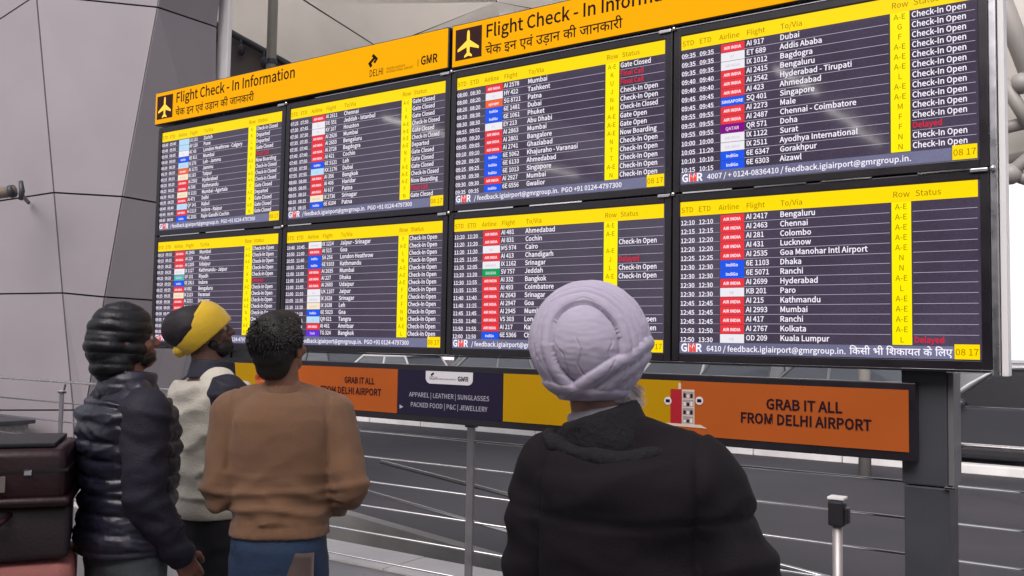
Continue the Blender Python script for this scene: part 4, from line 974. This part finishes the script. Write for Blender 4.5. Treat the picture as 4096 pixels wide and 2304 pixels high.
# varsity letters on the sleeve side
# --- man with the big lilac turban
coat = mat('black_coat', (.0085, .0058, .0085), .85, var=.3, vscale=3, bump=.15, bscale=260, spec=.3)
Dm = Man('turban', 'man with large lilac turban, white beard and black coat, nearest the viewer', (4.585, -1.960, 0), -16, H=1.652, build=1.0, hoff=(-.076, -.010), head_yaw=22, head_pitch=2, skin=(.30, .165, .12),
         arms=[((-.175, -.01, 1.375), (-.215, .0, 1.12), (-.17, .22, 1.0), (0, .3, 1)), ((.185, -.01, 1.365), (.285, -.02, 1.12), (.33, .20, .98), (0, .3, 1))])
Dm.body(); Dm.trousers(black_t, .022); Dm.shoes(MATS['black_leather'])
bm = bmesh.new(); Dm.torso(bm, .045, .72, 1.46)
tube(bm, [Dm.V(0, 0, .66), Dm.V(0, 0, 1.05)], [(.235, .185), (.205, .17)], 28)
for sg in (-1, 1): capsule(bm, Dm.V(sg*.05-.015, -.02, 1.44), Dm.V(sg*.15, -.01, 1.385), .082, .082)
for i in (0, 1): Dm.arm(bm, i, .040); ell(bm, Dm.V((-1, 1)[i]*.165, -.01, 1.375), .105, 16)
def coat_d(c, n):
    z = c.z/Dm.k; x = c.x/Dm.k
    d = fold(c, 4, 4, 6, .013, 21)+.0015*noise.noise(c*14)+.007*noise.noise(Vector((c.x*5+c.z*9, c.y*5, c.z*7-c.x*6)))
    d -= .007*math.exp(-((z-1.285-.02*abs(x)*4)/.006)**2)*(c.y < .05)                       # yoke seam
    d -= .010*math.exp(-((abs(x)-.178-.03*(1.4-z))/.008)**2)*(z > 1.12)                      # sleeve seams
    return d
remesh('coat', bm, .011, coat, Dm.t, 5, coat_d)
# coat yoke seam and shoulder flap
bm = bmesh.new(); pile = mat('collar_pile', (.009, .008, .010), .9, bump=.6, bscale=90)
tube(bm, [Dm.V(-.02, -.01, 1.38), Dm.V(-.045, -.018, 1.47), Dm.V(-.066, -.020, 1.530)], [(.10, .085), (.112, .100), (.098, .092)], 30)
remesh('coat_collar', bm, .008, pile, Dm.t, 8, lambda c, n: fold(c, 8, 8, 16, .004, 8))
bm = bmesh.new(); P = []
for a in range(25):
    q = 2*math.pi*a/24; P.append(Dm.V(-.035+.150*math.cos(q), -.022+.112*math.sin(q), 1.452+.018*math.cos(q*2)-.035*max(0, math.sin(q))-.02*max(0, math.cos(q))))
tube(bm, P, (.021*Dm.k), 14); remesh('hood_roll', bm, .008, pile, Dm.t, 4, lambda c, n: fold(c, 7, 7, 10, .005, 31))
bm = bmesh.new(); tube(bm, [Dm.V(-.055, -.006, 1.50), Dm.V(-.062, -.004, 1.536)], [(.084, .082), (.080, .078)], 26)
remesh('shirt_collar', bm, .006, mat('pale_scarf', (.38, .35, .40), .8, var=.1), Dm.t, 2, lambda c, n: .002*noise.noise(c*40))
# white beard: swells below the jaw and shows on the right
bm = bmesh.new(); ell(bm, (0, .058, 1.540), (.066, .066, .068), 20); ell(bm, (0, .018, 1.580), (.085, .056, .055), 20)
for v in bm.verts: v.co = Dm.hm @ v.co
beard_w = mat('white_beard', (.62, .56, .55), .8, var=.12, vscale=30, bump=.4, bscale=160)
remesh('beard', bm, .005, beard_w, Dm.t, 2, lambda c, n: .005*noise.noise(c*60)+.003*noise.noise(c*130))
bm = bmesh.new(); strands(bm, Dm, (0, .045, 1.560), (.070, .062, .060), 3500, .022, 9, lambda v: v.z < .5 and v.y > -.35, width=.0009, drop=.6)
bobj('beard_strands', bm, beard_w, Dm.t)
# turban: pleated wraps, displaced on a fine sphere
tur = mat('lilac_turban_cloth', (.50, .455, .57), .85, var=.05, vscale=9, bump=.10, bscale=420, sheen=.15)
def make_turban(s):
    bm = bmesh.new(); NU, NV = 380, 260
    hi = s.hm.inverted().to_3x3()
    cen = Vector((0, -.018, 1.690)); ax = (.136, .150, .149)
    vw = Vector((.56, -.83, 0)); rt = Vector((.83, .56, 0)); upv = Vector((0, 0, 1))       # back-right of the head, where the smooth centre of the wraps lies
    pA = (vw-rt*.04+upv*.04).normalized(); e1 = (rt-pA*rt.dot(pA)).normalized(); e2 = pA.cross(e1); e2 = e2 if e2.z > 0 else -e2
    pC = (rt*.5-upv*.87).normalized(); pB = (upv+rt*.10).normalized()
    def saw(x, sharp=.16):
        f = x-math.floor(x); return (f/(1-sharp) if f < 1-sharp else (1-f)/sharp)
    rows_ = []
    for j in range(NV+1):
        th = math.pi*j/NV; row = []
        for i in range(NU):
            ph = 2*math.pi*i/NU; d = Vector((math.sin(th)*math.cos(ph), math.sin(th)*math.sin(ph), math.cos(th)))
            ca = d.dot(pA); th1 = math.acos(max(-1, min(1, ca))); az = math.atan2(d.dot(e2), d.dot(e1))
            wob = noise.noise(d*1.6+Vector((3, 1, 0)))*.07
            rho = th1*(1+.09*math.cos(2*az-.5))+wob; core = .66
            if rho < core:
                hA = -.006+.008*(1-(rho/core)**4)-.006*(rho/core)**22
                cr = abs(math.sin(d.dot(e1)*7.5+noise.noise(d*3)*2.4)); hA -= .0035*max(0, 1-cr*6)*max(0, min(1, (.35-d.dot(e2))*2.5))
            else:
                u = (rho-core)/.31+.85*(math.sin(az+.2)+1)*max(0, min(1, (rho-core-.10)/.45))
                hA = -.002+.0125*abs(math.sin(math.pi*u))**.45-.003*(rho-core)
                hA -= .0042*max(0, 1-5*abs(math.sin(rho*15+az*1.2+noise.noise(d*2.5)*3)))*max(0, min(1, 2.5*noise.noise(d*3.2+Vector((2, 2, 2)))+.35))
            cc = d.dot(pC)+.05*noise.noise(d*2+Vector((9, 0, 0))); vc = (cc-.37)/.21; hC = -.05
            if vc > 0: hC = .001+.013*abs(math.sin(math.pi*min(vc, 3.49)))**.45-.002*vc-.0042*max(0, 1-5*abs(math.sin(cc*21+d.dot(rt)*2+noise.noise(d*2.5)*2.5)))*max(0, min(1, 2.5*noise.noise(d*3.2)+.45))
            cb = -d.dot(pB)+.03*noise.noise(d*2.5); vv = (cb-.60)/.2; hB = -.05
            if vv > 0: hB = .006+.010*abs(math.sin(math.pi*vv))**.4-.006*vv
            q = .0022; h = q*math.log(math.exp(hA/q)+math.exp(hB/q)+math.exp(hC/q))
            h += .0015*noise.noise(d*4)+.0009*noise.noise(Vector((d.x*6, d.y*6, d.z*16)))
            r = 1.0
            p = Vector((d.x*ax[0], d.y*ax[1], d.z*ax[2]))
            if d.z < 0: p.x *= 1-.20*(-d.z)**1.2; p.y *= 1-.20*(-d.z)**1.2
            p += d*h
            if d.z < -.55: p.z = max(p.z, -.128)
            row.append(bm.verts.new(s.hm @ (p+cen)))
        rows_.append(row)
    for a, b in zip(rows_, rows_[1:]):
        for i in range(NU): bm.faces.new((a[i], a[(i+1) % NU], b[(i+1) % NU], b[i]))
    bmesh.ops.remove_doubles(bm, verts=bm.verts, dist=.00005)
    return bobj('turban', bm, tur, s.t, True)
make_turban(Dm)

# ------------------------------------------------------------------ luggage stack on a trolley, lower left
mar = mat('maroon_shell', (.020, .004, .006), .38, var=.35, vscale=7, bump=.15, bscale=40)
brn = mat('brown_leatherette', (.026, .017, .019), .55, var=.2, vscale=5, bump=.2, bscale=90)
pink = mat('salmon_fabric', (.42, .15, .13), .8, var=.1, vscale=5, bump=.3, bscale=200)
ang = math.atan2(.17*1, .55*1)
def lug(name, label, cat, m, z0, z1, L=.62, Wd=.40, off=0, bev=.03, rt=0):
    t = thing(name, label, cat, (2.385+off, -2.335, z0), R(58+rt)); h = z1-z0
    bobj('shell', B((-L/2, -Wd/2, 0), (L/2, Wd/2, h), bev), m, t, True); return t, h
# orientation: long side runs away from the viewer, near end cut by the frame
t, h = lug('suitcase', 'maroon hard suitcase on top of the luggage pile at the left edge', 'suitcase', mar, 1.065, 1.235, bev=.028, rt=-4)
bobj('lip', B((-.325, -.215, -.010), (.325, .215, .022), .014), mar, t, True)
bobj('zip_band', B((-.314, -.204, .10), (.314, .204, .108)), mat('zip_black', (.01, .01, .01), .6), t)
for x in (-.25, .2): bobj('latch', B((x-.012, -.212, .09), (x+.012, -.203, .108), .003), chrome, t)
for k in range(26):
    pass
bobj('lid_board', B((-.33, -.16, .172), (.27, .16, .186), .004), mat('black_board', (.014, .014, .016), .5), t)
for x in (-.10, .09): bobj('strap', B((x-.017, -.206, -.002), (x+.017, .206, .174), .003), MATS['zip_black'], t)
bobj("name_tag", B((.11, -.2125, .04), (.14, -.2075, .09), .002), brown_wall, t)
bobj('carry_handle', T([(-.07, -.205, .06), (-.06, -.235, .045), (.05, -.235, .045), (.06, -.205, .06)], .009, 8), MATS['zip_black'], t, True)
t, h = lug('suitcase', 'grey brown suitcase with a shiny lock under the maroon one', 'suitcase', brn, .885, 1.052, bev=.02)
bobj('lock', B((-.02, -.212, .05), (.035, -.199, .095), .006), chrome, t); bobj('lock_plate', B((-.05, -.206, .03), (.06, -.1995, .12), .003), mat('lock_dark', (.02, .014, .014), .3), t)
bobj('handle', T([(-.12, -.20, .15), (-.10, -.235, .13), (.12, -.235, .13), (.14, -.20, .15)], .010, 8), mar, t, True)
t, h = lug('travel_bag', 'salmon pink soft travel bag at the bottom of the luggage pile', 'bag', pink, .36, .875, L=.66, Wd=.42, bev=.05)
bobj('seam', B((-.335, -.216, .20), (.335, .216, .207)), mat('seam_red', (.25, .06, .05), .8), t)
t = thing('luggage_trolley', 'steel luggage trolley carrying the pile of cases at the left edge', 'trolley', (2.385, -2.335, 0), R(58))
bobj('deck', B((-.40, -.24, .26), (.40, .24, .345), .01), steel_rail, t)
for x in (-.32, .32):
    for y in (-.19, .19): bobj('wheel', T([(x, y-.02, .08), (x, y+.02, .08)], .08, 18), tyre_m, t)
bobj('underframe', T([(-.34, 0, .2), (.34, 0, .2)], .03, 10), steel_rail, t)
for x in (-.32, .32): bobj('fork', T([(x, -.19, .12), (x, 0, .25), (x, .19, .12)], .015, 8), steel_rail, t)

# granite planter behind, left
t = wthing('stone_planter', 'low speckled granite planter behind the luggage at the left', 'planter', (-3.9, .55, 0))
bobj('trough', B((-4.9, .42, 0), (-3.2, .85, .74), .01), mat('speckled_granite', (.22, .21, .21), .5, var=.45, vscale=55), t)
bobj('rim', B((-4.95, .38, .741), (-3.15, .89, .78), .008), steel_dark, t)

for o in list(bpy.data.objects):
    if '_w' in o: del o['_w']
